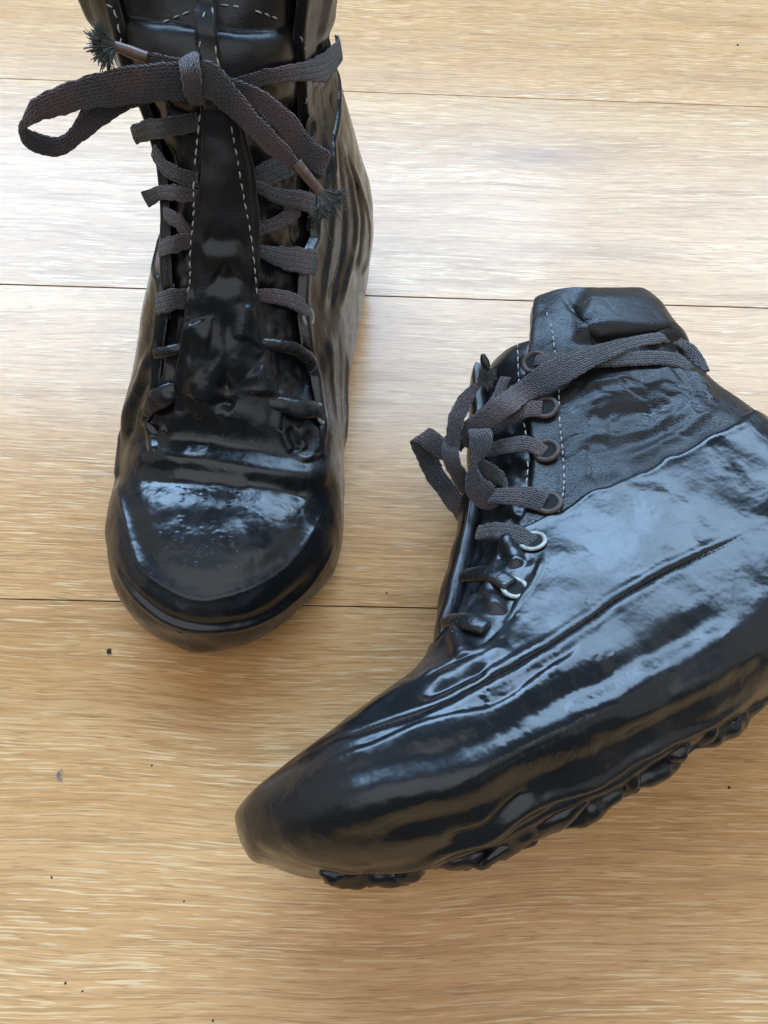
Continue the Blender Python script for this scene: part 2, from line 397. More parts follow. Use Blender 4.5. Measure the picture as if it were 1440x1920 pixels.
# relief, laces and stitching, each in the metres of its own boot (heel at 0, toe ahead, left to the side, up)
DATA_A = {'dip': ([0, 0.05, 0.12, 0.16, 0.2], [0.15, 0.145, 0.125, 0.12, 0.12]),
 'eyelets': [(0.5702, -0.0615, 0.0042, 'pale', 0.0006), (0.446, -0.066, 0.0048, 'pale', 0.0006), (0.8112, -0.0706, 0.0048, 'bronze', 0.0014)],
 'laces': [('lace', 'lace',
            [[0.1389, -0.0538, 0.1698, 0.1427, -0.0519, 0.1632], [0.1445, -0.043, 0.1781, 0.1455, -0.0438, 0.1683], [0.1508, -0.0314, 0.1847, 0.1543, -0.0308, 0.1777],
             [0.1478, -0.018, 0.1863, 0.1515, -0.017, 0.1801]]),
           ('lace', 'lace',
            [[0.1451, -0.0415, 0.1662, 0.1447, -0.045, 0.1601], [0.1533, -0.0344, 0.1655, 0.1536, -0.0387, 0.1591], [0.1584, -0.0261, 0.1661, 0.1608, -0.0292, 0.1597],
             [0.1585, -0.0185, 0.1656, 0.162, -0.0186, 0.16]]),
           ('lace', 'lace',
            [[0.1545, -0.0496, 0.148, 0.1579, -0.0471, 0.1415], [0.1548, -0.0399, 0.1525, 0.1589, -0.0392, 0.1477], [0.1637, -0.0268, 0.1615, 0.1673, -0.027, 0.1556],
             [0.1639, -0.018, 0.1604, 0.1667, -0.0181, 0.1559]]),
           ('lace', 'lace',
            [[0.1633, -0.0354, 0.1482, 0.164, -0.0382, 0.1412], [0.1681, -0.0287, 0.1502, 0.171, -0.0306, 0.144], [0.1714, -0.0232, 0.1479, 0.1742, -0.026, 0.1426],
             [0.1734, -0.0196, 0.1435, 0.1761, -0.0221, 0.1393]]),
           ('lace', 'lace',
            [[0.1702, -0.0397, 0.1338, 0.1769, -0.0387, 0.1296], [0.1755, -0.0297, 0.1437, 0.1805, -0.0288, 0.1377], [0.1752, -0.0245, 0.1449, 0.1792, -0.0238, 0.1392],
             [0.1741, -0.0183, 0.1442, 0.1779, -0.0183, 0.1383]]),
           ('lace', 'lace',
            [[0.1879, -0.0399, 0.117, 0.1956, -0.0392, 0.1106], [0.19, -0.0311, 0.124, 0.1969, -0.0302, 0.1165], [0.1893, -0.0247, 0.1251, 0.1951, -0.0242, 0.1179],
             [0.1876, -0.0175, 0.1246, 0.1929, -0.0173, 0.1179]]),
           ('lace', 'dlace', [[0.2059, -0.0393, 0.0993, 0.2102, -0.0386, 0.095], [0.2061, -0.0308, 0.1039, 0.2103, -0.0302, 0.0991], [0.2037, -0.0235, 0.1045, 0.2076, -0.0234, 0.0997]]),
           ('lace', 'dlace',
            [[0.2229, -0.0462, 0.0746, 0.2288, -0.0431, 0.0687], [0.2202, -0.0425, 0.0819, 0.2275, -0.0361, 0.0767], [0.2192, -0.036, 0.0876, 0.2261, -0.03, 0.0815],
             [0.2173, -0.0287, 0.0892, 0.2233, -0.0269, 0.082]]),
           ('lace', 'lace',
            [[0.1385, -0.0049, 0.1967, 0.1389, -0.003, 0.1934], [0.136, 0.0039, 0.199, 0.1364, 0.0056, 0.1934], [0.1276, 0.0134, 0.1983, 0.1269, 0.0144, 0.1905],
             [0.1112, 0.0201, 0.1912, 0.1104, 0.0218, 0.1822], [0.0828, 0.024, 0.1796, 0.0844, 0.0252, 0.1668], [0.0512, 0.0247, 0.167, 0.0528, 0.0252, 0.1543],
             [0.0422, 0.0242, 0.164, 0.0431, 0.0258, 0.152], [0.0306, 0.0209, 0.1583, 0.0309, 0.0237, 0.147]]),
           ('lace', 'lace',
            [[0.1533, -0.0002, 0.162, 0.1533, 0.0027, 0.1563], [0.1453, 0.0067, 0.1639, 0.1474, 0.0098, 0.1532], [0.1349, 0.0129, 0.1613, 0.1354, 0.0172, 0.1509],
             [0.1222, 0.0178, 0.1571, 0.1207, 0.0219, 0.1494]]),
           ('lace', 'lace',
            [[0.1545, -0.0006, 0.1628, 0.1561, 0.0006, 0.1581], [0.1512, 0.0063, 0.1591, 0.1532, 0.0073, 0.1528], [0.1439, 0.0138, 0.1506, 0.1473, 0.0139, 0.1437],
             [0.1323, 0.0211, 0.1414, 0.1362, 0.0216, 0.1327], [0.123, 0.0255, 0.1329, 0.1288, 0.0256, 0.1241]]),
           ('lace', 'lace',
            [[0.1609, 0.0026, 0.1411, 0.1632, 0.0041, 0.1358], [0.1538, 0.0086, 0.1397, 0.1564, 0.0098, 0.1339], [0.1444, 0.0141, 0.1371, 0.1454, 0.0158, 0.13],
             [0.1336, 0.019, 0.1328, 0.1328, 0.0206, 0.1267]]),
           ('lace', 'lace',
            [[0.1691, 0.001, 0.1373, 0.1716, 0.0016, 0.1332], [0.1651, 0.0079, 0.1343, 0.1686, 0.0086, 0.129], [0.1571, 0.0159, 0.1278, 0.1639, 0.0167, 0.1199],
             [0.1472, 0.0226, 0.1194, 0.1556, 0.0239, 0.1098], [0.1378, 0.0278, 0.1104, 0.1485, 0.0283, 0.1024]]),
           ('lace', 'lace',
            [[0.1803, 0.0025, 0.1209, 0.183, 0.0037, 0.1168], [0.1764, 0.0099, 0.118, 0.1805, 0.0111, 0.1127], [0.1702, 0.0173, 0.1121, 0.1757, 0.018, 0.1069],
             [0.1633, 0.0239, 0.1028, 0.171, 0.0236, 0.0993], [0.1617, 0.0281, 0.0944, 0.1686, 0.0272, 0.0936], [0.1626, 0.0286, 0.0891, 0.1673, 0.0273, 0.0899]]),
           ('lace', 'dlace',
            [[0.1929, 0.008, 0.1031, 0.197, 0.0093, 0.0974], [0.1912, 0.0153, 0.1003, 0.1956, 0.0163, 0.0952], [0.1858, 0.0231, 0.0934, 0.1913, 0.0238, 0.0885],
             [0.1813, 0.0299, 0.0847, 0.1884, 0.0297, 0.0813], [0.1796, 0.0345, 0.0754, 0.1894, 0.0323, 0.0745]]),
           ('lace', 'dlace',
            [[0.2121, 0.0152, 0.0809, 0.2176, 0.0175, 0.0754], [0.2103, 0.0229, 0.0794, 0.2169, 0.0249, 0.0742], [0.2057, 0.0312, 0.0735, 0.2143, 0.0328, 0.0688],
             [0.1989, 0.0381, 0.0634, 0.2079, 0.0391, 0.0607]]),
           ('lace_loop', 'lace',
            [[0.1507, -0.0172, 0.2105, 0.1579, -0.0153, 0.1984], [0.1553, -0.0265, 0.2112, 0.1625, -0.0258, 0.2], [0.1591, -0.0359, 0.2118, 0.1666, -0.0354, 0.2003],
             [0.1617, -0.0427, 0.211, 0.1695, -0.0434, 0.1999], [0.1679, -0.055, 0.2095, 0.1744, -0.0553, 0.2002], [0.1737, -0.0653, 0.2076, 0.1797, -0.0651, 0.1991],
             [0.1786, -0.072, 0.2046, 0.1833, -0.0715, 0.1979], [0.1818, -0.0771, 0.199, 0.1827, -0.0752, 0.1962], [0.1819, -0.0808, 0.1928, 0.1795, -0.0776, 0.1932],
             [0.1818, -0.0807, 0.1856, 0.1765, -0.0774, 0.1896], [0.1785, -0.0733, 0.1801, 0.1733, -0.0726, 0.1861], [0.1748, -0.0664, 0.1809, 0.1706, -0.067, 0.1869],
             [0.17, -0.0587, 0.1849, 0.1672, -0.0625, 0.1916], [0.1655, -0.0497, 0.1897, 0.164, -0.0569, 0.1972], [0.1606, -0.0388, 0.1944, 0.1595, -0.0462, 0.2012],
             [0.1552, -0.0229, 0.1975, 0.1528, -0.0286, 0.2048]]),
           ('lace_loop', 'lace',
            [[0.1466, -0.0101, 0.201, 0.15, -0.009, 0.1953], [0.1455, -0.0024, 0.2024, 0.1497, -0.0002, 0.195], [0.145, 0.0094, 0.1994, 0.15, 0.0118, 0.1908],
             [0.1468, 0.0225, 0.1913, 0.1533, 0.0197, 0.1831], [0.1503, 0.0328, 0.1812, 0.156, 0.0289, 0.1747], [0.1504, 0.039, 0.1775, 0.1574, 0.036, 0.1691],
             [0.1502, 0.0376, 0.1731, 0.1556, 0.0346, 0.167], [0.1494, 0.0276, 0.1737, 0.1537, 0.0258, 0.1687], [0.1452, 0.0156, 0.182, 0.1502, 0.0127, 0.1762],
             [0.1424, 0.0001, 0.1927, 0.1469, -0.0019, 0.187]]),
           ('lace', 'lace',
            [[0.1503, -0.0145, 0.2114, 0.1558, -0.0126, 0.2019], [0.15, -0.0074, 0.2116, 0.1584, -0.0088, 0.1995], [0.1512, -0.001, 0.2053, 0.1583, -0.0041, 0.1963],
             [0.1536, 0.0076, 0.1966, 0.1593, 0.0041, 0.1901], [0.1556, 0.0172, 0.1878, 0.1612, 0.0135, 0.1818], [0.1578, 0.025, 0.1804, 0.1618, 0.0218, 0.1762],
             [0.1584, 0.0286, 0.1767, 0.1609, 0.0252, 0.1745]]),
           ('lace_knot', 'lace',
            [[0.1462, -0.0206, 0.2079, 0.1431, -0.0154, 0.2097], [0.1546, -0.0189, 0.2113, 0.1506, -0.0115, 0.2131], [0.1602, -0.0173, 0.2095, 0.1564, -0.01, 0.2108],
             [0.1616, -0.0162, 0.2047, 0.1588, -0.0095, 0.205], [0.1576, -0.0165, 0.1976, 0.1562, -0.0108, 0.1965]]),
           ('lace', 'lace',
            [[0.1454, -0.0167, 0.2087, 0.1474, -0.0168, 0.2056], [0.1486, -0.0242, 0.2103, 0.1505, -0.0247, 0.2077], [0.1501, -0.03, 0.2118, 0.1524, -0.0312, 0.209],
             [0.1514, -0.0352, 0.2135, 0.1542, -0.0367, 0.2102]])],
 'luglist': [],
 'lugs': [(0.03, -0.0254, -0.5, 0.8), (0.03, 0.0254, 0.1, 0.8), (0.042, 0.002, 0.2, 1.0), (0.0535, -0.0324, -0.3, 1.05), (0.0535, 0.0324, 0.3, 1.05), (0.077, -0.03, -0.1, 0.97),
          (0.077, 0.03, 0.5, 0.97), (0.089, 0.002, 0.2, 1.0), (0.1005, -0.0276, -0.4, 0.88), (0.1005, 0.0276, 0.2, 0.88), (0.124, -0.0327, -0.2, 0.8), (0.124, 0.0327, 0.4, 0.8),
          (0.136, 0.002, 0.2, 1.0), (0.1475, -0.0321, -0.5, 1.05), (0.1475, 0.0321, 0.1, 1.05), (0.171, -0.0311, -0.3, 0.97), (0.171, 0.0311, 0.3, 0.97), (0.183, 0.002, 0.2, 1.0),
          (0.1945, -0.0384, -0.1, 0.88), (0.1945, 0.0384, 0.5, 0.88), (0.218, -0.036, -0.4, 0.8), (0.218, 0.036, 0.2, 0.8), (0.23, 0.002, 0.2, 1.0), (0.2415, -0.0331, -0.2, 1.05),
          (0.2415, 0.0331, 0.4, 1.05), (0.265, -0.0373, -0.5, 0.97), (0.265, 0.0373, 0.1, 0.97), (0.277, 0.002, 0.2, 1.0)],
 'lump': [(38.0, 0.001), (70.0, 0.0004), (140.0, 0.0002)],
 'open': [(0.37, -0.008, 0.034), (0.39, -0.0118, 0.0455), (0.41, -0.016, 0.045), (0.434, -0.0205, 0.044), (0.495, -0.023, 0.0415), (0.53, -0.0205, 0.038), (0.59, -0.0198, 0.0358),
          (0.65, -0.019, 0.039), (0.685, -0.023, 0.049), (0.74, -0.0215, 0.052), (0.82, -0.0178, 0.0502), (0.92, -0.017, 0.041), (1.0, -0.016, 0.04)],
 'pad': 0.003,
 'padu': 0.9,
 'seed': 1,
 'sstrokes': [('ridge', 0.0028, -0.0046, [[0.1909, -0.0033, 0.1166], [0.1979, -0.004, 0.1093], [0.2061, -0.004, 0.0994], [0.2132, -0.0042, 0.0918], [0.22, -0.0021, 0.0839]]),
              ('ridge', 0.006, 0.003, [[0.1977, -0.0194, 0.1136], [0.2013, -0.0155, 0.109], [0.2016, -0.0104, 0.1076]]),
              ('ridge', 0.005, -0.0022, [[0.2083, -0.0231, 0.1002], [0.208, -0.0139, 0.1004], [0.2087, -0.0075, 0.0978]]),
              ('ridge', 0.005, 0.003, [[0.2147, -0.0202, 0.0923], [0.2177, -0.0161, 0.0886], [0.2217, -0.0173, 0.0837]]),
              ('ridge', 0.0036, 0.003, [[0.1856, 0.0023, 0.1174], [0.1918, 0.0022, 0.1113], [0.1991, 0.0016, 0.1041]]),
              ('ridge', 0.005, 0.0032, [[0.2055, 0.007, 0.0929], [0.2084, 0.0118, 0.0871], [0.2143, 0.0131, 0.0821]]),
              ('ridge', 0.004, -0.002, [[0.1956, 0.0084, 0.1015], [0.201, 0.0065, 0.0976], [0.2012, 0.0114, 0.0927]]),
              ('ridge', 0.0045, 0.0012, [[0.1889, -0.0147, 0.124], [0.1882, -0.0063, 0.1216], [0.1825, 0.0025, 0.1203]]),
              ('ridge', 0.005, -0.0022, [[0.1829, -0.0112, 0.1312], [0.1823, -0.0055, 0.1283], [0.1781, -0.0012, 0.13]]),
              ('ridge', 0.0045, -0.0016, [[0.1746, -0.016, 0.145], [0.1737, -0.0068, 0.142], [0.1685, -0.0005, 0.1422]]),
              ('ridge', 0.005, 0.0014, [[0.1799, -0.0173, 0.1371], [0.1771, -0.0067, 0.1369], [0.1722, 0.0007, 0.1356]]),
              ('ridge', 0.003, -0.004, [[0.2234, -0.0105, 0.0813], [0.2214, -0.0041, 0.0827], [0.222, 0.0012, 0.0807]])],
 'stitch': [('strip', [(0.9512, -0.015), (0.9143, -0.0126), (0.8917, -0.011)]), ('strip', [(0.9569, -0.0177), (0.9143, -0.0173), (0.8889, -0.0168)]),
            ('strip', [(0.8277, -0.0068), (0.7729, -0.0018), (0.7377, 0.0006), (0.695, 0.0007), (0.645, 0.0019), (0.5983, 0.0018), (0.583, 0.0029)]),
            ('strip', [(0.8304, -0.0172), (0.792, -0.0173), (0.7512, -0.0177), (0.711, -0.0203), (0.6765, -0.0228), (0.6319, -0.0254), (0.5932, -0.0276)]),
            ('flap', [(0.9313, -0.0575), (0.9002, -0.0648), (0.8582, -0.0675), (0.8249, -0.0647)]), ('flap', [(0.9512, -0.0806), (0.9256, -0.0938), (0.903, -0.092)]),
            ('flap', [(0.9512, 0.0287), (0.9455, 0.0251), (0.9199, 0.0246), (0.9002, 0.0241)]), ('tong', [(0.9341, 0.0152), (0.937, 0.0078), (0.9455, -0.0005), (0.9598, -0.0122)]),
            ('tong', [(0.9655, -0.0204), (0.9655, -0.0285), (0.9598, -0.0385), (0.9483, -0.0506)])],
 'strip': [(0.408, 0.015, -0.039), (0.436, 0.014, -0.0405), (0.5, 0.0066, -0.0365), (0.52, 0.006, -0.0366), (0.6, 0.0036, -0.0292), (0.69, 0.0016, -0.0282), (0.82, -0.006, -0.0225),
           (0.886, -0.0105, -0.019), (0.985, -0.0125, -0.019)],
 'strip_h': 0.003,
 'strokes': [('ridge', 0.0075, 0.0044,
              [[0.2367, -0.0635, 0.0377], [0.2429, -0.0361, 0.0571], [0.2433, -0.0129, 0.0615], [0.244, 0.0063, 0.0605], [0.243, 0.0249, 0.056], [0.2361, 0.0398, 0.0487], [0.215, 0.0494, 0.0348]]),
             ('ridge', 0.007, -0.0014, [[0.2534, -0.0491, 0.0487], [0.2562, -0.0209, 0.0591], [0.2537, 0.0031, 0.0598], [0.2522, 0.0267, 0.0547], [0.2425, 0.045, 0.0433]]),
             ('ridge', 0.004, -0.0016, [[0.2516, 0.008, 0.0592], [0.2482, 0.0259, 0.0548], [0.2479, 0.0419, 0.0461]]),
             ('ridge', 0.012, -0.0022, [[0.2343, -0.0314, 0.0642], [0.2339, -0.006, 0.0676], [0.2304, 0.0176, 0.0653], [0.2268, 0.029, 0.0613]]),
             ('sharp', 0.0016, 0.0009,
              [[0.2386, -0.0655, 0.0321], [0.2569, -0.0557, 0.043], [0.2788, -0.0433, 0.0518], [0.2935, -0.0351, 0.0537], [0.3035, -0.0271, 0.0546], [0.3099, -0.015, 0.0543], [0.3132, 0.001, 0.0523],
               [0.3098, 0.0129, 0.052], [0.3013, 0.0262, 0.0501], [0.2894, 0.0366, 0.0476], [0.2743, 0.0442, 0.0465], [0.2553, 0.0487, 0.0412], [0.2333, 0.0508, 0.0351]]),
             ('ridge', 0.005, -0.001,
              [[0.2512, -0.0542, 0.0448], [0.281, -0.0376, 0.0546], [0.2984, -0.0242, 0.0568], [0.306, -0.0104, 0.0565], [0.3068, 0.0075, 0.0552], [0.2959, 0.0253, 0.0527], [0.2798, 0.0375, 0.0505],
               [0.2572, 0.0437, 0.0461]]),
             ('ridge', 0.0018, 0.0013,
              [[0.2928, -0.0489, 0.042], [0.3075, -0.0372, 0.0462], [0.3158, -0.0268, 0.0463], [0.3223, -0.0138, 0.0435], [0.3238, 0.0016, 0.0408], [0.3189, 0.0181, 0.0368], [0.3075, 0.0336, 0.0317],
               [0.2926, 0.0453, 0.0283], [0.2774, 0.0537, 0.0309], [0.2561, 0.0569, 0.0272]]),
             ('ridge', 0.003, -0.0012,
              [[0.2994, -0.0435, 0.0452], [0.3092, -0.0336, 0.048], [0.3169, -0.0223, 0.0474], [0.3216, -0.0085, 0.0452], [0.3204, 0.009, 0.0434], [0.3132, 0.025, 0.0392], [0.2978, 0.04, 0.0352],
               [0.2804, 0.0503, 0.0362]]),
             ('ridge', 0.0028, 0.0016, [[0.2178, -0.0672, 0.043], [0.229, -0.067, 0.0338], [0.2478, -0.0609, 0.0375]]),
             ('ridge', 0.003, 0.0018, [[0.2029, -0.0383, 0.1008], [0.2109, -0.0499, 0.0795], [0.2198, -0.0599, 0.0574], [0.2292, -0.0647, 0.0397]]),
             ('ridge', 0.0025, -0.0015, [[0.2103, -0.0424, 0.0887], [0.2177, -0.0504, 0.0727], [0.2303, -0.0592, 0.0478]]),
             ('ridge', 0.0034, 0.0016, [[0.0878, 0.0256, 0.1473], [0.0977, 0.0303, 0.1243], [0.1141, 0.0318, 0.1038], [0.1378, 0.0322, 0.0921], [0.1594, 0.0328, 0.0826]]),
             ('ridge', 0.003, -0.0015, [[0.0801, 0.0269, 0.1423], [0.0882, 0.0334, 0.1143], [0.1011, 0.0359, 0.0933], [0.1285, 0.0362, 0.0839], [0.1548, 0.0353, 0.0782]]),
             ('ridge', 0.0034, 0.0017, [[0.076, 0.0288, 0.1337], [0.0775, 0.0363, 0.103], [0.0903, 0.0398, 0.0809], [0.1185, 0.0398, 0.075], [0.1465, 0.039, 0.0701]]),
             ('ridge', 0.0028, -0.0014, [[0.0722, 0.0309, 0.1251], [0.0711, 0.0389, 0.0911], [0.0835, 0.0422, 0.0714], [0.1125, 0.0418, 0.0675]]),
             ('ridge', 0.003, 0.0014, [[0.0702, 0.0328, 0.1174], [0.0644, 0.0418, 0.0787], [0.0701, 0.0442, 0.0558], [0.1029, 0.0434, 0.0564]]),
             ('ridge', 0.0036, 0.0009, [[0.1596, 0.0361, 0.0752], [0.1771, 0.0414, 0.0523], [0.1957, 0.0467, 0.0385]]),
             ('ridge', 0.0034, -0.0009, [[0.1523, 0.0393, 0.0678], [0.1689, 0.0434, 0.0425], [0.1964, 0.049, 0.0243]]),
             ('ridge', 0.003, 0.0015, [[0.1452, 0.0427, 0.0518], [0.1618, 0.0451, 0.0238], [0.1973, 0.0496, 0.0143]]),
             ('ridge', 0.0022, 0.0018, [[0.2073, 0.0394, 0.0579], [0.2205, 0.04, 0.0533], [0.2298, 0.0347, 0.0548], [0.2281, 0.031, 0.0588]]),
             ('ridge', 0.0022, 0.0018, [[0.2255, -0.0447, 0.0685], [0.2341, -0.0413, 0.0601], [0.241, -0.0356, 0.0583]]),
             ('ridge', 0.008, 0.0005, [[0.2735, -0.0187, 0.0601], [0.2674, -0.0068, 0.0609], [0.2671, 0.0038, 0.0607]]),
             ('ridge', 0.006, -0.0003, [[0.282, -0.0163, 0.0601], [0.2767, 0.0009, 0.0608], [0.2715, 0.0179, 0.0589]]),
             ('ridge', 0.008, 0.0004, [[0.2902, -0.0142, 0.0595], [0.2853, 0.0081, 0.0597], [0.281, 0.0199, 0.0579]]),
             ('dent', 0.0007, 0.00017511210931246197, [[0.2708, -0.0039, 0.061], [0.2708, -0.0034, 0.061]]),
             ('dent', 0.0007, 0.00012153307922620713, [[0.2605, -0.0158, 0.06], [0.2605, -0.0153, 0.06]]), ('dent', 0.0007, 0.00015564630652172934, [[0.2625, 0.0074, 0.06], [0.2624, 0.0079, 0.06]]),
             ('dent', 0.0007, 0.00019276637732395084, [[0.2809, 0.0003, 0.0606], [0.2808, 0.0008, 0.0606]]),
             ('dent', 0.0007, 0.00022247599273577252, [[0.2581, -0.0035, 0.0603], [0.258, -0.003, 0.0603]]),
             ('dent', 0.0007, 0.0002627759740572203, [[0.2694, 0.0012, 0.0609], [0.2693, 0.0017, 0.0608]]),
             ('dent', 0.0007, 0.00022816841966504832, [[0.2644, -0.0187, 0.0599], [0.2643, -0.0181, 0.0599]]),
             ('dent', 0.0007, 0.0002140335265959119, [[0.2658, 0.0057, 0.0604], [0.2657, 0.0062, 0.0604]]),
             ('dent', 0.0007, 0.00026233279370829445, [[0.2656, -0.0065, 0.0608], [0.2655, -0.006, 0.0608]]),
             ('dent', 0.0007, 0.0002646710528449648, [[0.2672, -0.0174, 0.0602], [0.2671, -0.0169, 0.0602]]),
             ('dent', 0.0007, 0.00017951355910413095, [[0.2524, -0.0134, 0.0598], [0.2523, -0.0128, 0.0598]]),
             ('dent', 0.0007, 0.0002746632630199957, [[0.2581, -0.0054, 0.0603], [0.258, -0.0049, 0.0603]]),
             ('dent', 0.0007, 0.00013393051939531773, [[0.2621, -0.0044, 0.0606], [0.262, -0.0039, 0.0606]]),
             ('dent', 0.0007, 0.00018676448852642755, [[0.2769, 0.0009, 0.0608], [0.2768, 0.0014, 0.0608]]),
             ('dent', 0.0007, 0.0001992747651539145, [[0.2615, -0.0116, 0.0604], [0.2614, -0.011, 0.0604]]),
             ('dent', 0.0007, 0.00021297304290334397, [[0.2683, -0.0105, 0.0608], [0.2682, -0.01, 0.0608]]),
             ('dent', 0.0007, 0.00023002885604775413, [[0.2597, -0.022, 0.0591], [0.2596, -0.0214, 0.0592]]),
             ('dent', 0.0007, 0.00028441417749691146, [[0.2571, 0.0052, 0.0598], [0.257, 0.0057, 0.0598]]),
             ('dent', 0.0007, 0.0002614722058284632, [[0.2616, -0.0092, 0.0605], [0.2615, -0.0086, 0.0605]]),
             ('dent', 0.0007, 0.00021016292061148094, [[0.2586, 0.0081, 0.0596], [0.2585, 0.0086, 0.0596]]),
             ('dent', 0.0007, 0.00025636299572811037, [[0.2607, -0.0085, 0.0604], [0.2606, -0.0079, 0.0605]]),
             ('dent', 0.0007, 0.00012116906157756036, [[0.263, -0.0122, 0.0604], [0.2629, -0.0117, 0.0604]]),
             ('dent', 0.0007, 0.00012557918438731218, [[0.2656, 0.0136, 0.0595], [0.2655, 0.0141, 0.0594]]),
             ('dent', 0.0007, 0.00013653470590369447, [[0.2795, 0.001, 0.0607], [0.2794, 0.0015, 0.0607]]),
             ('dent', 0.0007, 0.00026360699633456346, [[0.2987, -0.0026, 0.0587], [0.2987, -0.0021, 0.0587]]),
             ('dent', 0.0007, 0.00011790948285530238, [[0.2869, 0.0131, 0.0587], [0.2868, 0.0135, 0.0587]]),
             ('dent', 0.0007, 0.00026503933407553504, [[0.281, -0.0039, 0.0607], [0.2809, -0.0034, 0.0607]]),
             ('dent', 0.0007, 0.00028573757438613674, [[0.2837, 0.0108, 0.0595], [0.2836, 0.0113, 0.0594]]),
             ('dent', 0.0007, 0.00021555825434820173, [[0.2897, -0.0014, 0.0599], [0.2896, -0.0009, 0.0599]]),
             ('dent', 0.0007, 0.0001817967598685904, [[0.2866, 0.0061, 0.0598], [0.2865, 0.0066, 0.0597]]),
             ('dent', 0.0007, 0.00011746870515093194, [[0.285, -0.0057, 0.0604], [0.2849, -0.0052, 0.0604]]),
             ('dent', 0.0007, 0.00027872405904788816, [[0.2814, 0.0042, 0.0604], [0.2813, 0.0047, 0.0604]]),
             ('dent', 0.0007, 0.00019103209538087924, [[0.2814, 0.0062, 0.0602], [0.2813, 0.0067, 0.0602]]),
             ('dent', 0.0007, 0.00021483444195874682, [[0.2876, -0.0154, 0.0597], [0.2876, -0.0149, 0.0598]]),
             ('dent', 0.0007, 0.00027554934095461755, [[0.2852, -0.0146, 0.06], [0.2851, -0.0141, 0.06]]), ('dent', 0.0007, 0.0002367747803773684, [[0.2881, -0.0114, 0.06], [0.2881, -0.0109, 0.06]]),
             ('dent', 0.0007, 0.0002820923276949598, [[0.2925, 0.0014, 0.0594], [0.2924, 0.0019, 0.0594]]),
             ('dent', 0.0007, 0.00011201651760010256, [[0.2875, -0.0135, 0.0599], [0.2875, -0.013, 0.0599]]),
             ('dent', 0.0007, 0.00011352930869360948, [[0.2932, -0.0109, 0.0594], [0.2931, -0.0104, 0.0594]]),
             ('dent', 0.0007, 0.00012057416987047926, [[0.2818, -0.013, 0.0604], [0.2818, -0.0124, 0.0604]]),
             ('dent', 0.0007, 0.0002295535260547071, [[0.2824, -0.0099, 0.0605], [0.2824, -0.0094, 0.0605]]),
             ('dent', 0.0007, 0.00023989403490835801, [[0.2968, -0.008, 0.059], [0.2968, -0.0075, 0.059]]), ('dent', 0.0007, 0.0002289795744697783, [[0.2866, 0.003, 0.06], [0.2865, 0.0035, 0.06]]),
             ('dent', 0.0007, 0.00019031093481600275, [[0.2844, 0.0065, 0.06], [0.2843, 0.007, 0.0599]]),
             ('dent', 0.0007, 0.0001740560957238324, [[0.2847, -0.0088, 0.0604], [0.2846, -0.0083, 0.0604]]),
             ('dent', 0.0007, 0.00021482938503092643, [[0.2935, -0.0028, 0.0594], [0.2934, -0.0023, 0.0594]]),
             ('dent', 0.0007, 0.0002459201205901653, [[0.2937, -0.0021, 0.0594], [0.2936, -0.0016, 0.0594]]),
             ('dent', 0.0007, 0.0002393904799754177, [[0.2859, 0.0124, 0.059], [0.2858, 0.0128, 0.0589]]),
             ('dent', 0.0007, 0.0002514701499895047, [[0.2918, -0.0021, 0.0596], [0.2917, -0.0016, 0.0596]]),
             ('dent', 0.0007, 0.0001866012404137765, [[0.2912, 0.0009, 0.0596], [0.2911, 0.0014, 0.0596]]),
             ('dent', 0.0007, 0.00016666601329334255, [[0.2841, -0.0028, 0.0605], [0.284, -0.0023, 0.0605]]),
             ('dent', 0.0007, 0.00018716380893080413, [[0.2994, -0.0075, 0.0586], [0.2993, -0.007, 0.0586]]),
             ('dent', 0.0007, 0.00016926100136789904, [[0.2829, 0.0024, 0.0604], [0.2828, 0.0029, 0.0604]]),
             ('dent', 0.0007, 0.00018939398443419916, [[0.2766, -0.0161, 0.0604], [0.2765, -0.0156, 0.0604]]),
             ('dent', 0.0007, 0.00020321446258227723, [[0.2902, 0.001, 0.0597], [0.2901, 0.0015, 0.0597]]), ('dent', 0.0007, 0.0002575718427089677, [[0.297, 0.0084, 0.058], [0.2969, 0.0089, 0.0579]]),
             ('dent', 0.0007, 0.00025207184959738385, [[0.2914, 0.0038, 0.0594], [0.2913, 0.0043, 0.0594]]),
             ('dent', 0.0007, 0.0001707697736602173, [[0.2785, -0.0147, 0.0604], [0.2785, -0.0142, 0.0605]]),
             ('dent', 0.0007, 0.000249719698709213, [[0.2918, -0.0187, 0.0588], [0.2917, -0.0182, 0.0589]]),
             ('dent', 0.0007, 0.00018337540247373416, [[0.2953, -0.0216, 0.0579], [0.2953, -0.021, 0.058]]),
             ('dent', 0.0007, 0.000272027779405823, [[0.291, -0.027, 0.0572], [0.291, -0.0265, 0.0574]]),
             ('dent', 0.0007, 0.00027601513912176316, [[0.2863, -0.023, 0.0587], [0.2862, -0.0225, 0.0588]]),
             ('dent', 0.0007, 0.0001864460070309146, [[0.2607, -0.0188, 0.0597], [0.2607, -0.0182, 0.0597]]),
             ('dent', 0.0007, 0.00014908796958392853, [[0.2765, -0.0141, 0.0606], [0.2765, -0.0136, 0.0606]]),
             ('dent', 0.0007, 0.0002266857472930144, [[0.2627, -0.0307, 0.0573], [0.2627, -0.0301, 0.0575]]),
             ('dent', 0.0007, 0.00017002809367021863, [[0.2844, -0.0284, 0.0576], [0.2844, -0.0279, 0.0578]]),
             ('dent', 0.0007, 0.00021360727854735919, [[0.1934, 0.0234, 0.084], [0.193, 0.0239, 0.0837]]),
             ('dent', 0.0007, 0.00011793351857502332, [[0.2336, 0.0219, 0.0609], [0.2334, 0.0225, 0.0608]]),
             ('dent', 0.0007, 0.00027259844472207463, [[0.1383, 0.0338, 0.0871], [0.1374, 0.0342, 0.0863]]),
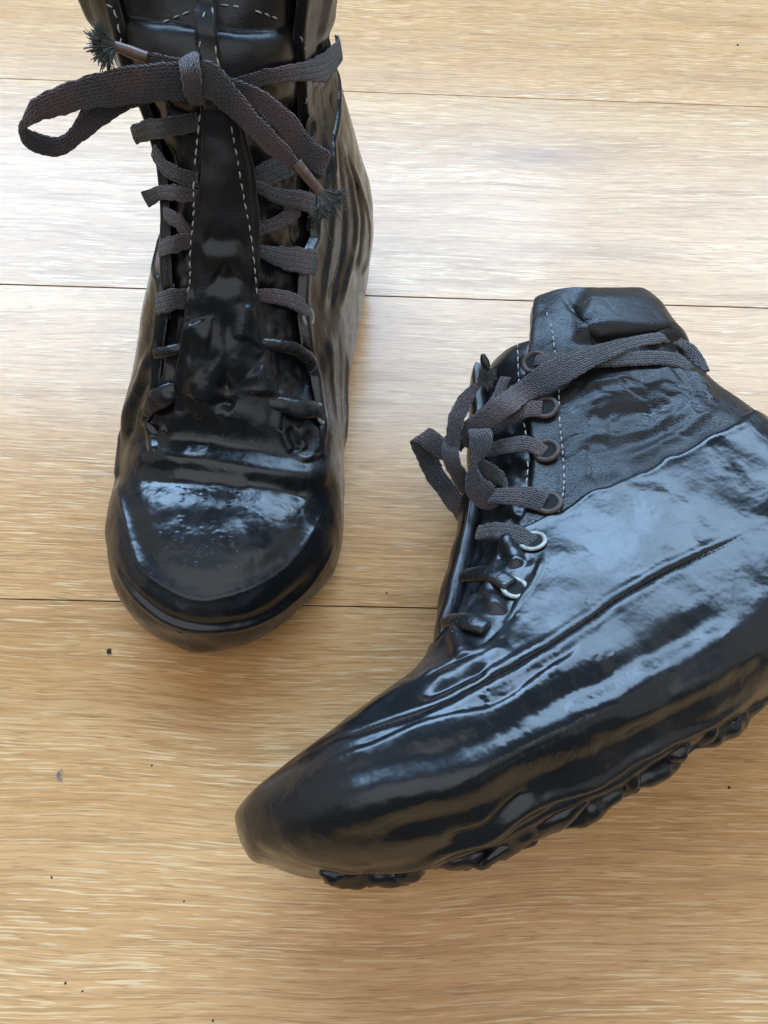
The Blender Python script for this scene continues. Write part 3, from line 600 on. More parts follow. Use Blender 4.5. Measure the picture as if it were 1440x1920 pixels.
             ('dent', 0.0007, 0.00021154379910742348, [[0.1142, 0.0375, 0.0846], [0.1131, 0.0379, 0.0836]]),
             ('dent', 0.0007, 0.00014024059993446574, [[0.1528, 0.0424, 0.0529], [0.1511, 0.0427, 0.051]]),
             ('dent', 0.0007, 0.0002023936878331852, [[0.2248, 0.0203, 0.0691], [0.2246, 0.0208, 0.069]]),
             ('dent', 0.0007, 0.0002177408480941606, [[0.2267, -0.0042, 0.0763], [0.2266, -0.0037, 0.0763]]),
             ('dent', 0.0007, 0.0002616529900969014, [[0.2052, 0.0181, 0.0837], [0.2049, 0.0186, 0.0834]]),
             ('dent', 0.0007, 0.00017192412691460074, [[0.2052, -0.0013, 0.0989], [0.205, -0.0008, 0.0988]]),
             ('dent', 0.0007, 0.00025375870911017843, [[0.2121, 0.0318, 0.0673], [0.2117, 0.0323, 0.0669]]),
             ('dent', 0.0007, 0.00027223090598415926, [[0.2178, 0.0396, 0.0547], [0.2174, 0.0401, 0.0541]]),
             ('dent', 0.0007, 0.0001113208307459968, [[0.134, 0.0238, 0.1195], [0.1332, 0.0242, 0.1189]]),
             ('dent', 0.0007, 0.00011878800598637798, [[0.1711, 0.0012, 0.1363], [0.1708, 0.0016, 0.1361]]),
             ('dent', 0.0007, 0.00020279884740309623, [[0.2063, 0.023, 0.0786], [0.206, 0.0235, 0.0783]])],
 'tassels': [([0.1643, 0.0372, 0.1675], [0.551, 0.735, -0.396], [-0.318, 0.933, 0.17], 0.0105, 0.85, 420),
             ([0.155, -0.0433, 0.2158], [0.643, -0.735, 0.214], [-0.408, -0.251, 0.878], 0.0088, 1.15, 420)],
 'tdip': 0.004,
 'tongue_top': 0.985,
 'tpad': 0.007,
 'tpadu': 0.84,
 'tpend': 0.938,
 'tstrokes': [('ridge', 0.0018, 0.002, [[0.1942, 0.024, 0.0828], [0.1992, 0.0255, 0.0786], [0.2061, 0.0261, 0.0756]]),
              ('ridge', 0.002, 0.0022, [[0.2216, 0.0238, 0.0694], [0.2258, 0.0265, 0.0641], [0.2297, 0.0302, 0.0585]]),
              ('ridge', 0.0018, 0.002, [[0.2162, 0.0314, 0.066], [0.2208, 0.0336, 0.061], [0.2256, 0.0359, 0.0558]]),
              ('ridge', 0.0022, -0.0025, [[0.2195, 0.0279, 0.0674], [0.2239, 0.0304, 0.0623], [0.2273, 0.033, 0.0576]]),
              ('ridge', 0.0022, 0.0018, [[0.2291, -0.0361, 0.0685], [0.2335, -0.0376, 0.0625], [0.2394, -0.0343, 0.0597]])],
 'tubes': [('loose_thread', 'yarn', [[0.1689, 0.0396, 0.159], [0.172, 0.0409, 0.1552], [0.1733, 0.0425, 0.1518], [0.1745, 0.0445, 0.1486]], [0.0003, 0.00025, 0.0002, 0.00015]),
           ('aglet', 'aglet', [[0.1603, 0.0267, 0.1774], [0.162, 0.0312, 0.173], [0.1641, 0.0376, 0.1669]], [0.0026, 0.0024, 0.002]),
           ('aglet', 'aglet', [[0.1529, -0.0325, 0.2112], [0.154, -0.0381, 0.2135], [0.1551, -0.0436, 0.216]], [0.0021, 0.0022, 0.0016])]}
DATA_B = {'dip': ([0, 0.028, 0.053, 0.073, 0.115, 0.15, 0.18, 0.2], [0.118, 0.114, 0.107, 0.1055, 0.105, 0.101, 0.107, 0.11]),
 'eyelets': [(0.8554, -0.0468, 0.0056, 'bronze', 0.0012), (0.7783, -0.0515, 0.0056, 'bronze', 0.0012), (0.7136, -0.0522, 0.0056, 'bronze', 0.0012), (0.6267, -0.0561, 0.0056, 'bronze', 0.0012),
             (0.5575, -0.0546, 0.0054, 'pale', 0.002), (0.49, -0.0541, 0.005, 'pale', 0.002)],
 'laces': [('lace', 'lace',
            [[0.1211, 0.0348, 0.1628, 0.1265, 0.0334, 0.1552], [0.1282, 0.033, 0.1676, 0.1329, 0.0314, 0.159], [0.1365, 0.028, 0.1696, 0.1391, 0.0271, 0.1602],
             [0.1449, 0.0196, 0.173, 0.1468, 0.0193, 0.1638]]),
           ('lace', 'lace',
            [[0.1329, 0.0327, 0.139, 0.1382, 0.0319, 0.1329], [0.1377, 0.032, 0.1482, 0.1433, 0.0309, 0.1409], [0.1443, 0.0275, 0.1541, 0.1494, 0.0266, 0.1463],
             [0.1516, 0.0182, 0.1605, 0.1557, 0.0181, 0.1529]]),
           ('lace', 'lace',
            [[0.149, 0.0367, 0.1128, 0.1562, 0.0357, 0.1052], [0.1545, 0.0354, 0.1207, 0.1611, 0.034, 0.1117], [0.1605, 0.0306, 0.1263, 0.1663, 0.0302, 0.1186],
             [0.1664, 0.0213, 0.1342, 0.1704, 0.0221, 0.1272]]),
           ('lace', 'lace',
            [[0.1665, 0.0396, 0.0939, 0.1733, 0.0405, 0.0892], [0.1696, 0.0378, 0.1027, 0.1767, 0.0379, 0.0965], [0.1754, 0.0322, 0.1105, 0.1804, 0.0327, 0.1032],
             [0.1812, 0.0217, 0.1179, 0.1852, 0.0228, 0.1108]]),
           ('lace', 'dlace',
            [[0.1875, 0.0446, 0.0785, 0.1948, 0.0454, 0.0726], [0.1912, 0.0411, 0.0871, 0.197, 0.0422, 0.0808], [0.195, 0.0348, 0.093, 0.1998, 0.0362, 0.0864],
             [0.1995, 0.0238, 0.0983, 0.2029, 0.0259, 0.0922]]),
           ('lace', 'dlace',
            [[0.209, 0.0498, 0.0628, 0.2148, 0.0517, 0.0585], [0.212, 0.0475, 0.0693, 0.218, 0.0491, 0.0631], [0.2153, 0.0389, 0.0755, 0.22, 0.0409, 0.0693],
             [0.2179, 0.0236, 0.0813, 0.221, 0.0263, 0.0759]]),
           ('lace', 'lace',
            [[0.1093, 0.0364, 0.1902, 0.1132, 0.0358, 0.1845], [0.1018, 0.041, 0.1839, 0.1068, 0.0398, 0.1769], [0.0912, 0.0438, 0.1762, 0.0957, 0.0424, 0.1686],
             [0.0785, 0.0445, 0.1691, 0.0829, 0.0436, 0.1621], [0.0661, 0.0447, 0.1654, 0.0708, 0.0433, 0.1578], [0.0539, 0.0434, 0.1613, 0.0586, 0.0421, 0.154],
             [0.0439, 0.0412, 0.1571, 0.0497, 0.0398, 0.1511], [0.0394, 0.0381, 0.1505, 0.0451, 0.0383, 0.147], [0.0348, 0.0325, 0.1497, 0.0404, 0.0336, 0.1474],
             [0.031, 0.027, 0.1455, 0.0386, 0.0262, 0.1432]]),
           ('lace', 'lace',
            [[0.0269, 0.0311, 0.1479, 0.035, 0.0307, 0.147], [0.027, 0.0345, 0.161, 0.0335, 0.0324, 0.1594], [0.0337, 0.0351, 0.1731, 0.0381, 0.0353, 0.1681],
             [0.0488, 0.0432, 0.1732, 0.0528, 0.0428, 0.1668], [0.0668, 0.0459, 0.1746, 0.0667, 0.0459, 0.1665], [0.0842, 0.0463, 0.1762, 0.0821, 0.0465, 0.1647],
             [0.1009, 0.0454, 0.1782, 0.0973, 0.0448, 0.1635], [0.1172, 0.0408, 0.1794, 0.1119, 0.0401, 0.1633], [0.13, 0.0341, 0.1785, 0.1267, 0.0345, 0.1663],
             [0.1479, 0.0405, 0.1704, 0.1411, 0.0374, 0.1601], [0.1694, 0.0308, 0.1673, 0.1644, 0.0279, 0.1591]]),
           ('lace', 'lace',
            [[0.1261, 0.0255, 0.1942, 0.1258, 0.027, 0.1865], [0.1372, 0.0216, 0.1846, 0.1373, 0.0224, 0.1761], [0.1547, 0.0278, 0.1715, 0.1524, 0.0258, 0.1666],
             [0.1684, 0.0202, 0.1672, 0.1673, 0.0173, 0.1616]]),
           ('lace_loop', 'lace',
            [[0.1747, 0.0234, 0.1569, 0.1711, 0.0298, 0.1649], [0.1789, 0.0201, 0.1603, 0.1745, 0.0272, 0.169], [0.1832, 0.0201, 0.1691, 0.1755, 0.0262, 0.1739],
             [0.1867, 0.0188, 0.1768, 0.1765, 0.0232, 0.1776], [0.187, 0.016, 0.1785, 0.1757, 0.0202, 0.1783], [0.1859, 0.0099, 0.1761, 0.1749, 0.012, 0.1729],
             [0.1849, 0.003, 0.1661, 0.175, 0.0067, 0.1663], [0.1819, -0.0021, 0.153, 0.1735, 0.0028, 0.1563], [0.1799, -0.0044, 0.1426, 0.1715, -0.0, 0.1451],
             [0.179, -0.0061, 0.1337, 0.1737, -0.002, 0.1382]]),
           ('lace_loop', 'lace',
            [[0.1671, 0.0242, 0.1611, 0.1635, 0.024, 0.1582], [0.1656, 0.0307, 0.1625, 0.1598, 0.0311, 0.1588], [0.1664, 0.0368, 0.1607, 0.156, 0.0382, 0.1551],
             [0.1674, 0.0377, 0.1568, 0.1571, 0.039, 0.1511], [0.1686, 0.0365, 0.1537, 0.1598, 0.0367, 0.1472], [0.1699, 0.0337, 0.1489, 0.1642, 0.0338, 0.1448],
             [0.1718, 0.0314, 0.1453, 0.1684, 0.0319, 0.1437], [0.1757, 0.0273, 0.1409, 0.1684, 0.0295, 0.1393], [0.1787, 0.0229, 0.1348, 0.1661, 0.0272, 0.1332],
             [0.1738, 0.0194, 0.1266, 0.1621, 0.0258, 0.1293], [0.1669, 0.0193, 0.1253, 0.1589, 0.025, 0.1295], [0.1596, 0.0212, 0.1298, 0.1569, 0.0239, 0.1328],
             [0.1598, 0.0195, 0.1338, 0.1566, 0.0241, 0.1398], [0.1648, 0.0185, 0.1431, 0.1593, 0.024, 0.1485], [0.167, 0.0178, 0.1502, 0.1625, 0.0222, 0.1545]]),
           ('lace', 'lace',
            [[0.1781, 0.0257, 0.1588, 0.1718, 0.0263, 0.1555], [0.1766, 0.0281, 0.1609, 0.171, 0.0292, 0.1588], [0.1717, 0.0355, 0.1702, 0.1632, 0.0374, 0.1674],
             [0.1667, 0.0386, 0.1752, 0.1592, 0.039, 0.1708], [0.1607, 0.041, 0.1786, 0.1544, 0.0411, 0.1742], [0.1514, 0.0445, 0.1806, 0.1493, 0.0437, 0.1781]]),
           ('lace_knot', 'lace',
            [[0.1724, 0.0269, 0.169, 0.1659, 0.0264, 0.1639], [0.1785, 0.0287, 0.162, 0.1713, 0.0282, 0.1563], [0.1805, 0.025, 0.1551, 0.1729, 0.0251, 0.1502],
             [0.1783, 0.0165, 0.1474, 0.1704, 0.0188, 0.1457], [0.1742, 0.0066, 0.1438, 0.1685, 0.0093, 0.1447]])],
 'luglist': [([0.298, -0.0037, 0.0081], 1.0), ([0.2809, -0.0143, 0.002], 1.2), ([0.2696, -0.0051, -0.0016], 0.5), ([0.2456, -0.0015, -0.0074], 2.2), ([0.2275, 0.0142, -0.0099], 2.8),
             ([0.2088, 0.0228, -0.0105], 2.2), ([0.181, 0.0213, -0.0109], 0.8), ([0.1574, 0.0186, -0.0095], 1.1), ([0.141, 0.0185, -0.0078], 0.8), ([0.1166, 0.0093, -0.0048], 1.2)],
 'lugs': [(0.03, -0.026, -0.2, 0.9), (0.057, -0.026, 0.2, 0.9), (0.084, -0.026, 0.0, 0.9), (0.111, -0.026, -0.2, 0.9), (0.138, -0.026, 0.2, 0.9), (0.165, -0.026, 0.0, 0.9), (0.192, -0.026, -0.2, 0.9),
          (0.219, -0.026, 0.2, 0.9), (0.246, -0.026, 0.0, 0.9), (0.273, -0.026, -0.2, 0.9)],
 'lump': [(24.0, 0.002), (48.0, 0.001), (110.0, 0.0003)],
 'open': [(0.39, 0, 0.018), (0.42, 0, 0.029), (0.465, 0, 0.0334), (0.52, 0, 0.036), (0.575, 0, 0.04), (0.614, 0, 0.044), (0.67, 0, 0.044), (0.76, 0, 0.041), (0.83, 0, 0.041), (0.906, 0, 0.0405),
          (0.95, 0, 0.0365), (1.0, 0, 0.03)],
 'pad': 0.005,
 'pads': 1,
 'padu': 0.895,
 'seed': 2,
 'sstrokes': [],
 'stitch': [('flap', [(0.9598, -0.0437), (0.9398, -0.0487), (0.8749, -0.0562), (0.8139, -0.0584), (0.7593, -0.0587), (0.7056, -0.0602), (0.6554, -0.0624), (0.6112, -0.0615)]),
            ('flap', [(0.9086, -0.0356), (0.8387, -0.0382), (0.7838, -0.0385), (0.7351, -0.0405), (0.6818, -0.0429), (0.6424, -0.0442), (0.6061, -0.045)])],
 'strip': [(0.395, 0.015, -0.015), (0.5, 0.015, -0.015), (0.7, 0.013, -0.013), (0.905, 0.01, -0.01)],
 'strip_h': 0.0016,
 'strokes': [('sharp', 0.001, -0.0013,
              [[0.3073, 0.0265, 0.0535], [0.2936, 0.0414, 0.0484], [0.2819, 0.054, 0.0438], [0.2666, 0.061, 0.04], [0.251, 0.0639, 0.0372], [0.2277, 0.0603, 0.0389], [0.2026, 0.057, 0.0415],
               [0.1802, 0.0536, 0.045], [0.1585, 0.0502, 0.0495], [0.1345, 0.0475, 0.0522], [0.1135, 0.0457, 0.0535], [0.0919, 0.0443, 0.0547], [0.0708, 0.0428, 0.0551]]),
             ('ridge', 0.0022, 0.0007,
              [[0.2924, 0.0305, 0.0528], [0.2811, 0.0519, 0.0459], [0.2656, 0.0598, 0.042], [0.25, 0.0632, 0.0392], [0.2264, 0.0594, 0.0411], [0.2012, 0.0564, 0.0437], [0.1786, 0.053, 0.0473],
               [0.1568, 0.0497, 0.0519], [0.1326, 0.0471, 0.0546], [0.1115, 0.0454, 0.0559], [0.0898, 0.044, 0.0572], [0.0685, 0.0424, 0.0576]]),
             ('ridge', 0.0022, 0.0005,
              [[0.2943, 0.0452, 0.0457], [0.2828, 0.0556, 0.0416], [0.2675, 0.0618, 0.038], [0.252, 0.0645, 0.0352], [0.2291, 0.0611, 0.0365], [0.2041, 0.0577, 0.0391], [0.1819, 0.0542, 0.0425],
               [0.1604, 0.0508, 0.0469], [0.1365, 0.048, 0.0495], [0.1156, 0.046, 0.0508]]),
             ('step', 0.005, 0.001,
              [[0.3055, 0.0465, 0.0342], [0.2955, 0.0523, 0.0364], [0.2851, 0.0577, 0.036], [0.2734, 0.0618, 0.0341], [0.2634, 0.0638, 0.0335], [0.2534, 0.0649, 0.0324], [0.2435, 0.0645, 0.0309],
               [0.2306, 0.0624, 0.0281], [0.2188, 0.0606, 0.0287], [0.2092, 0.0592, 0.0311], [0.1994, 0.0578, 0.0332], [0.1914, 0.0565, 0.0342], [0.1829, 0.0551, 0.0367], [0.1717, 0.0534, 0.0387]]),
             ('ridge', 0.0075, 0.0026,
              [[0.3221, 0.0302, 0.0327], [0.3054, 0.0469, 0.0281], [0.2874, 0.0574, 0.024], [0.252, 0.0624, 0.0149], [0.2334, 0.0607, 0.0131], [0.203, 0.0575, 0.0143], [0.1805, 0.0544, 0.0139],
               [0.1499, 0.0502, 0.0156], [0.1216, 0.0463, 0.0182], [0.0997, 0.0438, 0.0203]]),
             ('ridge', 0.0065, -0.002,
              [[0.3164, 0.0374, 0.0343], [0.2999, 0.0506, 0.0308], [0.2814, 0.06, 0.0269], [0.2495, 0.0642, 0.0201], [0.2304, 0.0617, 0.0184], [0.2037, 0.0586, 0.0208], [0.1784, 0.0551, 0.0219],
               [0.145, 0.0505, 0.0242], [0.1144, 0.0467, 0.0274], [0.0927, 0.0446, 0.0294]]),
             ('ridge', 0.006, 0.002, [[0.1959, 0.0527, 0.0049], [0.1807, 0.0512, 0.0057], [0.1509, 0.0472, 0.0072], [0.1294, 0.0443, 0.0096], [0.1045, 0.0418, 0.013]]),
             ('ridge', 0.004, -0.0012, [[0.1905, 0.0548, 0.0105], [0.1593, 0.0505, 0.0114], [0.1295, 0.0465, 0.0146], [0.1023, 0.043, 0.0166]]),
             ('ridge', 0.006, -0.0016,
              [[0.31, 0.037, 0.0185], [0.2876, 0.0495, 0.0117], [0.2562, 0.0538, 0.005], [0.2212, 0.051, 0.0008], [0.1949, 0.0489, 0.0003], [0.1644, 0.0456, 0.0016], [0.1354, 0.0417, 0.0039],
               [0.1079, 0.037, 0.0056]]),
             ('ridge', 0.0026, 0.0022,
              [[0.3182, 0.025, 0.022], [0.3117, 0.0254, 0.0166], [0.3016, 0.0223, 0.0103], [0.2881, 0.0109, 0.0044], [0.2758, 0.0212, 0.0007], [0.2605, 0.0359, -0.0017], [0.2467, 0.037, -0.0041],
               [0.2348, 0.042, -0.0041], [0.2224, 0.0425, -0.0046], [0.1963, 0.0372, -0.0073], [0.1818, 0.0374, -0.0065], [0.1668, 0.0358, -0.0058], [0.1435, 0.0308, -0.0052],
               [0.1072, 0.0264, -0.0007]]),
             ('ridge', 0.0022, -0.003,
              [[0.3062, 0.0057, 0.0121], [0.2881, -0.0122, 0.0045], [0.2734, -0.0038, -0.0005], [0.2582, 0.0213, -0.0043], [0.2447, 0.0232, -0.0069], [0.233, 0.0322, -0.0071],
               [0.2207, 0.0339, -0.0077], [0.1941, 0.03, -0.0096], [0.1785, 0.0304, -0.0089], [0.1629, 0.0282, -0.0082], [0.1364, 0.0178, -0.0072]]),
             ('ridge', 0.002, 0.0026,
              [[0.2643, -0.0053, -0.0032], [0.2518, 0.0042, -0.0063], [0.2406, 0.0065, -0.0083], [0.2289, 0.0216, -0.0092], [0.2163, 0.0106, -0.0109], [0.2075, 0.0197, -0.0109],
               [0.1973, 0.0239, -0.0108]]),
             ('ridge', 0.0024, -0.0016, [[0.2631, 0.0448, 0.0016], [0.2495, 0.0438, -0.0015], [0.2369, 0.0474, -0.0014], [0.2237, 0.0485, -0.0012]]),
             ('ridge', 0.0022, 0.0016, [[0.2512, 0.0203, -0.0059], [0.2412, 0.0282, -0.0068], [0.2288, 0.0354, -0.0068], [0.2153, 0.0346, -0.0078]]),
             ('ridge', 0.003, 0.0009, [[0.1113, 0.0369, 0.1528], [0.0951, 0.0401, 0.1501], [0.0759, 0.0419, 0.1463], [0.0549, 0.0408, 0.1469]]),
             ('ridge', 0.003, 0.0009, [[0.1246, 0.0344, 0.1354], [0.1091, 0.0382, 0.1324], [0.0897, 0.041, 0.1257], [0.061, 0.0419, 0.1266]]),
             ('ridge', 0.0032, 0.0014, [[0.1104, 0.0384, 0.1121], [0.0883, 0.0412, 0.1144], [0.0647, 0.042, 0.1172], [0.0426, 0.0395, 0.1235]]),
             ('ridge', 0.003, 0.0018, [[0.0417, 0.0373, 0.1492], [0.0425, 0.0382, 0.136], [0.0479, 0.0408, 0.1217]]),
             ('ridge', 0.003, -0.001, [[0.1115, 0.0373, 0.1429], [0.0955, 0.0402, 0.1399], [0.0755, 0.0419, 0.1331], [0.0555, 0.0414, 0.1359]]),
             ('ridge', 0.003, -0.0008, [[0.1249, 0.035, 0.1253], [0.107, 0.0387, 0.1219], [0.0857, 0.0413, 0.1183], [0.0581, 0.0419, 0.1217]]),
             ('ridge', 0.0024, 0.0012, [[0.1012, 0.039, 0.1623], [0.0876, 0.0412, 0.1572], [0.0746, 0.042, 0.153]]),
             ('ridge', 0.006, -0.002, [[0.1061, 0.0379, 0.1772], [0.092, 0.0409, 0.1752], [0.0665, 0.0419, 0.1697], [0.0387, 0.0357, 0.1666], [0.0393, 0.0363, 0.1491]]),
             ('ridge', 0.0018, -0.002,
              [[0.0746, 0.038, 0.2218], [0.0771, 0.0401, 0.2102], [0.0776, 0.0412, 0.2008], [0.0789, 0.0417, 0.189], [0.0781, 0.0419, 0.181], [0.0676, 0.042, 0.1779], [0.0532, 0.0406, 0.1762],
               [0.0284, 0.0285, 0.1774]]),
             ('ridge', 0.0012, 0.0009, [[0.1689, 0.042, 0.0844], [0.1782, 0.0448, 0.0756], [0.1966, 0.0488, 0.0646], [0.2052, 0.0507, 0.0601]]),
             ('ridge', 0.0016, 0.0016, [[0.2476, 0.0525, 0.0517], [0.2324, 0.0513, 0.0533], [0.2185, 0.0541, 0.0523], [0.2107, 0.053, 0.0553], [0.2038, 0.0515, 0.0586]]),
             ('ridge', 0.0034, 0.0038, [[0.1763, 0.0329, 0.1027], [0.1794, 0.0369, 0.0935], [0.1824, 0.0414, 0.083]]),
             ('ridge', 0.0034, 0.0038, [[0.1971, 0.037, 0.0848], [0.2003, 0.0423, 0.0756], [0.2032, 0.0479, 0.0656]]),
             ('ridge', 0.0034, 0.0038, [[0.2193, 0.0376, 0.0713], [0.2232, 0.0459, 0.0617], [0.2261, 0.0537, 0.0516]]),
             ('ridge', 0.003, -0.0022, [[0.2027, 0.0316, 0.0879], [0.1985, 0.0421, 0.0766], [0.1931, 0.0462, 0.0704]]),
             ('ridge', 0.003, -0.001, [[0.1863, 0.0335, 0.0963], [0.1795, 0.0403, 0.0864], [0.1732, 0.0411, 0.0859]]),
             ('ridge', 0.003, -0.0014, [[0.1785, 0.0423, 0.0819], [0.1954, 0.0474, 0.0676], [0.2116, 0.0527, 0.0558], [0.2231, 0.0547, 0.0505]]),
             ('ridge', 0.004, 0.002, [[0.2458, 0.058, 0.0468], [0.2335, 0.0556, 0.0485], [0.2214, 0.0554, 0.0494], [0.2078, 0.0543, 0.0522]]),
             ('ridge', 0.003, -0.0014, [[0.2516, 0.0601, 0.0443], [0.237, 0.06, 0.0425], [0.2199, 0.0578, 0.0443]]),
             ('dent', 0.0007, 0.0002594354531324303, [[0.2568, 0.0569, 0.047], [0.2564, 0.0572, 0.0468]]),
             ('dent', 0.0007, -0.00030899462453714204, [[0.2276, 0.0613, 0.0351], [0.2273, 0.0612, 0.035]]),
             ('dent', 0.0007, 0.00043285596477899476, [[0.2298, 0.0617, 0.0345], [0.2295, 0.0617, 0.0344]]),
             ('dent', 0.0007, 1.9355005910564915e-05, [[0.2283, 0.0608, 0.0375], [0.228, 0.0608, 0.0373]]),
             ('dent', 0.0007, -0.00011262163648327841, [[0.2446, 0.0634, 0.0378], [0.2443, 0.0634, 0.0376]]),
             ('dent', 0.0007, -0.00010426973758776372, [[0.247, 0.047, 0.0553], [0.2467, 0.0477, 0.0549]]),
             ('dent', 0.0007, -0.00031171435414508857, [[0.2301, 0.0621, 0.0314], [0.2297, 0.0621, 0.0313]]),
             ('dent', 0.0007, -8.729169565527797e-05, [[0.2622, 0.0355, 0.0634], [0.2618, 0.0354, 0.0633]]),
             ('dent', 0.0007, -9.33847463263898e-05, [[0.2237, 0.0612, 0.0317], [0.2234, 0.0611, 0.0316]]),
             ('dent', 0.0007, -8.726840338042476e-05, [[0.2584, 0.0347, 0.0652], [0.2581, 0.0354, 0.0648]]),
             ('dent', 0.0007, -4.2355602335693906e-05, [[0.2214, 0.0591, 0.0406], [0.2211, 0.0592, 0.0404]]),
             ('dent', 0.0007, 0.00019502057798638964, [[0.2541, 0.061, 0.0427], [0.2538, 0.0612, 0.0425]]),
             ('dent', 0.0007, -1.6765076624717547e-05, [[0.2636, 0.0486, 0.0518], [0.2634, 0.0493, 0.0515]]),
             ('dent', 0.0007, 0.0001882730043021164, [[0.2374, 0.0634, 0.0321], [0.237, 0.0633, 0.032]]),
             ('dent', 0.0007, -4.737682563014224e-05, [[0.2153, 0.0602, 0.0274], [0.2149, 0.0601, 0.0272]]),
             ('dent', 0.0007, -9.254376524902883e-05, [[0.1919, 0.0569, 0.0297], [0.1915, 0.0569, 0.0295]]),
             ('dent', 0.0007, -0.0001905927399451316, [[0.141, 0.05, 0.0295], [0.1406, 0.0499, 0.0293]]),
             ('dent', 0.0007, 0.00029156899269734725, [[0.1942, 0.0563, 0.0392], [0.1938, 0.0563, 0.0391]]),
             ('dent', 0.0007, 0.00027341071195435417, [[0.1968, 0.0499, 0.0621], [0.1965, 0.05, 0.0619]]),
             ('dent', 0.0007, 7.336346026863836e-05, [[0.1926, 0.0523, 0.0553], [0.1923, 0.0523, 0.0552]]),
             ('dent', 0.0007, -0.00041571138125394153, [[0.1604, 0.0523, 0.0189], [0.1599, 0.0523, 0.0188]]),
             ('dent', 0.0007, -0.00038122624660800704, [[0.1628, 0.052, 0.015], [0.1623, 0.0519, 0.0148]]), ('dent', 0.0007, 0.000350409427238931, [[0.174, 0.0544, 0.0296], [0.1736, 0.0544, 0.0294]]),
             ('dent', 0.0007, 0.0003163436277640091, [[0.1807, 0.0551, 0.0328], [0.1803, 0.0551, 0.0326]]),
             ('dent', 0.0007, 0.00016934292325139765, [[0.1542, 0.0499, 0.0121], [0.1538, 0.0498, 0.012]]), ('dent', 0.0007, 8.66918666434239e-05, [[0.138, 0.049, 0.0394], [0.1376, 0.049, 0.0393]]),
             ('dent', 0.0007, 0.00025149122054265934, [[0.1785, 0.0545, 0.0365], [0.1781, 0.0544, 0.0363]]),
             ('dent', 0.0007, -0.0003265992647025393, [[0.217, 0.054, 0.0527], [0.2166, 0.0541, 0.0525]]),
             ('dent', 0.0007, -0.00036650293900554427, [[0.1685, 0.0504, 0.0549], [0.1681, 0.0504, 0.0547]]),
             ('dent', 0.0007, 0.00030455191476397623, [[0.2013, 0.0581, 0.032], [0.2009, 0.0581, 0.0319]])],
 'tassels': [([0.1478, 0.0403, 0.1834], [-0.726, 0.625, -0.287], [-0.536, 0.663, 0.522], 0.006, 0.85, 330),
             ([0.1454, 0.0422, 0.1843], [-0.634, 0.162, -0.756], [-0.902, 0.421, -0.09], 0.0058, 0.8, 250)],
 'tdip': 0.002,
 'tongue_top': 0.93,
 'tpad': 0.003,
 'tpadu': 0.86,
 'tpend': 0.932,
 'tstrokes': [],
 'tubes': [('tread_fringe', 'rubber',
            [[0.3061, 0.003, 0.0128], [0.2968, -0.0026, 0.0081], [0.2867, -0.0111, 0.0043], [0.2759, -0.0169, 0.001], [0.2662, 0.0007, -0.0022], [0.2558, 0.0041, -0.0048], [0.2453, 0.0069, -0.007],
             [0.2322, 0.0089, -0.009], [0.2206, 0.0095, -0.01], [0.2091, 0.0118, -0.0108], [0.1951, 0.0151, -0.0112], [0.1825, 0.0161, -0.0108], [0.1626, 0.0135, -0.01], [0.1441, 0.0106, -0.0085],
             [0.1281, 0.009, -0.0068], [0.0988, 0.0026, -0.0034]],
            [0.002, 0.005, 0.0034, 0.005, 0.003, 0.0046, 0.0058, 0.0052, 0.0044, 0.0056, 0.0044, 0.0032, 0.0052, 0.0034, 0.005, 0.004]),
           ('aglet', 'rubber', [[0.1419, 0.0453, 0.1859], [0.1422, 0.0472, 0.1888], [0.1423, 0.05, 0.1915]], [0.0016, 0.0022, 0.001])]}
CRUMBS = [(-0.1408, 0.1269, 0.0013, 'crumb', 'dirt', "dark round crumb on the boards left of the upright boot's toe", None, 'crumb'),
 (0.1817, 0.078, 0.0007, 'dirt_speck', 'dirt', "dark speck on the boards at the right, below the lying boot's heel", 'tiny specks of dirt on the boards', 'dirt'),
 (-0.1422, 0.0176, 0.0005, 'dirt_speck', 'dirt', "speck of dirt at the left edge, level with the lying boot's tread", 'tiny specks of dirt on the boards', 'dirt'),
 (-0.1065, 0.0702, 0.0004, 'dirt_speck', 'dirt', "faint speck on the boards between the fluff and the lying boot's toe", 'tiny specks of dirt on the boards', 'dirt'),
 (-0.1252, -0.0233, 0.0005, 'dirt_speck', 'dirt', 'speck of dirt near the bottom left corner of the floor', 'tiny specks of dirt on the boards', 'dirt'),
 (-0.1171, -0.0258, 0.0004, 'dirt_speck', 'dirt', 'smaller speck right beside the one in the bottom left corner', 'tiny specks of dirt on the boards', 'dirt'),
 (0.0045, 0.1709, 0.0005, 'dirt_speck', 'dirt', 'speck on the boards just above the joint between both boots', 'tiny specks of dirt on the boards', 'dirt'),
 (0.2938, 0.7339, 0.0009, 'dirt_speck', 'dirt', 'dark speck on the farthest board at the upper right', 'tiny specks of dirt on the boards', 'dirt'),
 (-0.059, -0.0333, 0.0005, 'dirt_speck', 'dirt', 'speck of dirt at the very bottom edge, left of centre', 'tiny specks of dirt on the boards', 'dirt'),
 (-0.0797, 0.0114, 0.0004, 'dirt_speck', 'dirt', 'faint speck on the boards below and left of the lying toe', 'tiny specks of dirt on the boards', 'dirt')]
FLUFF = (-0.1508, 0.0623)
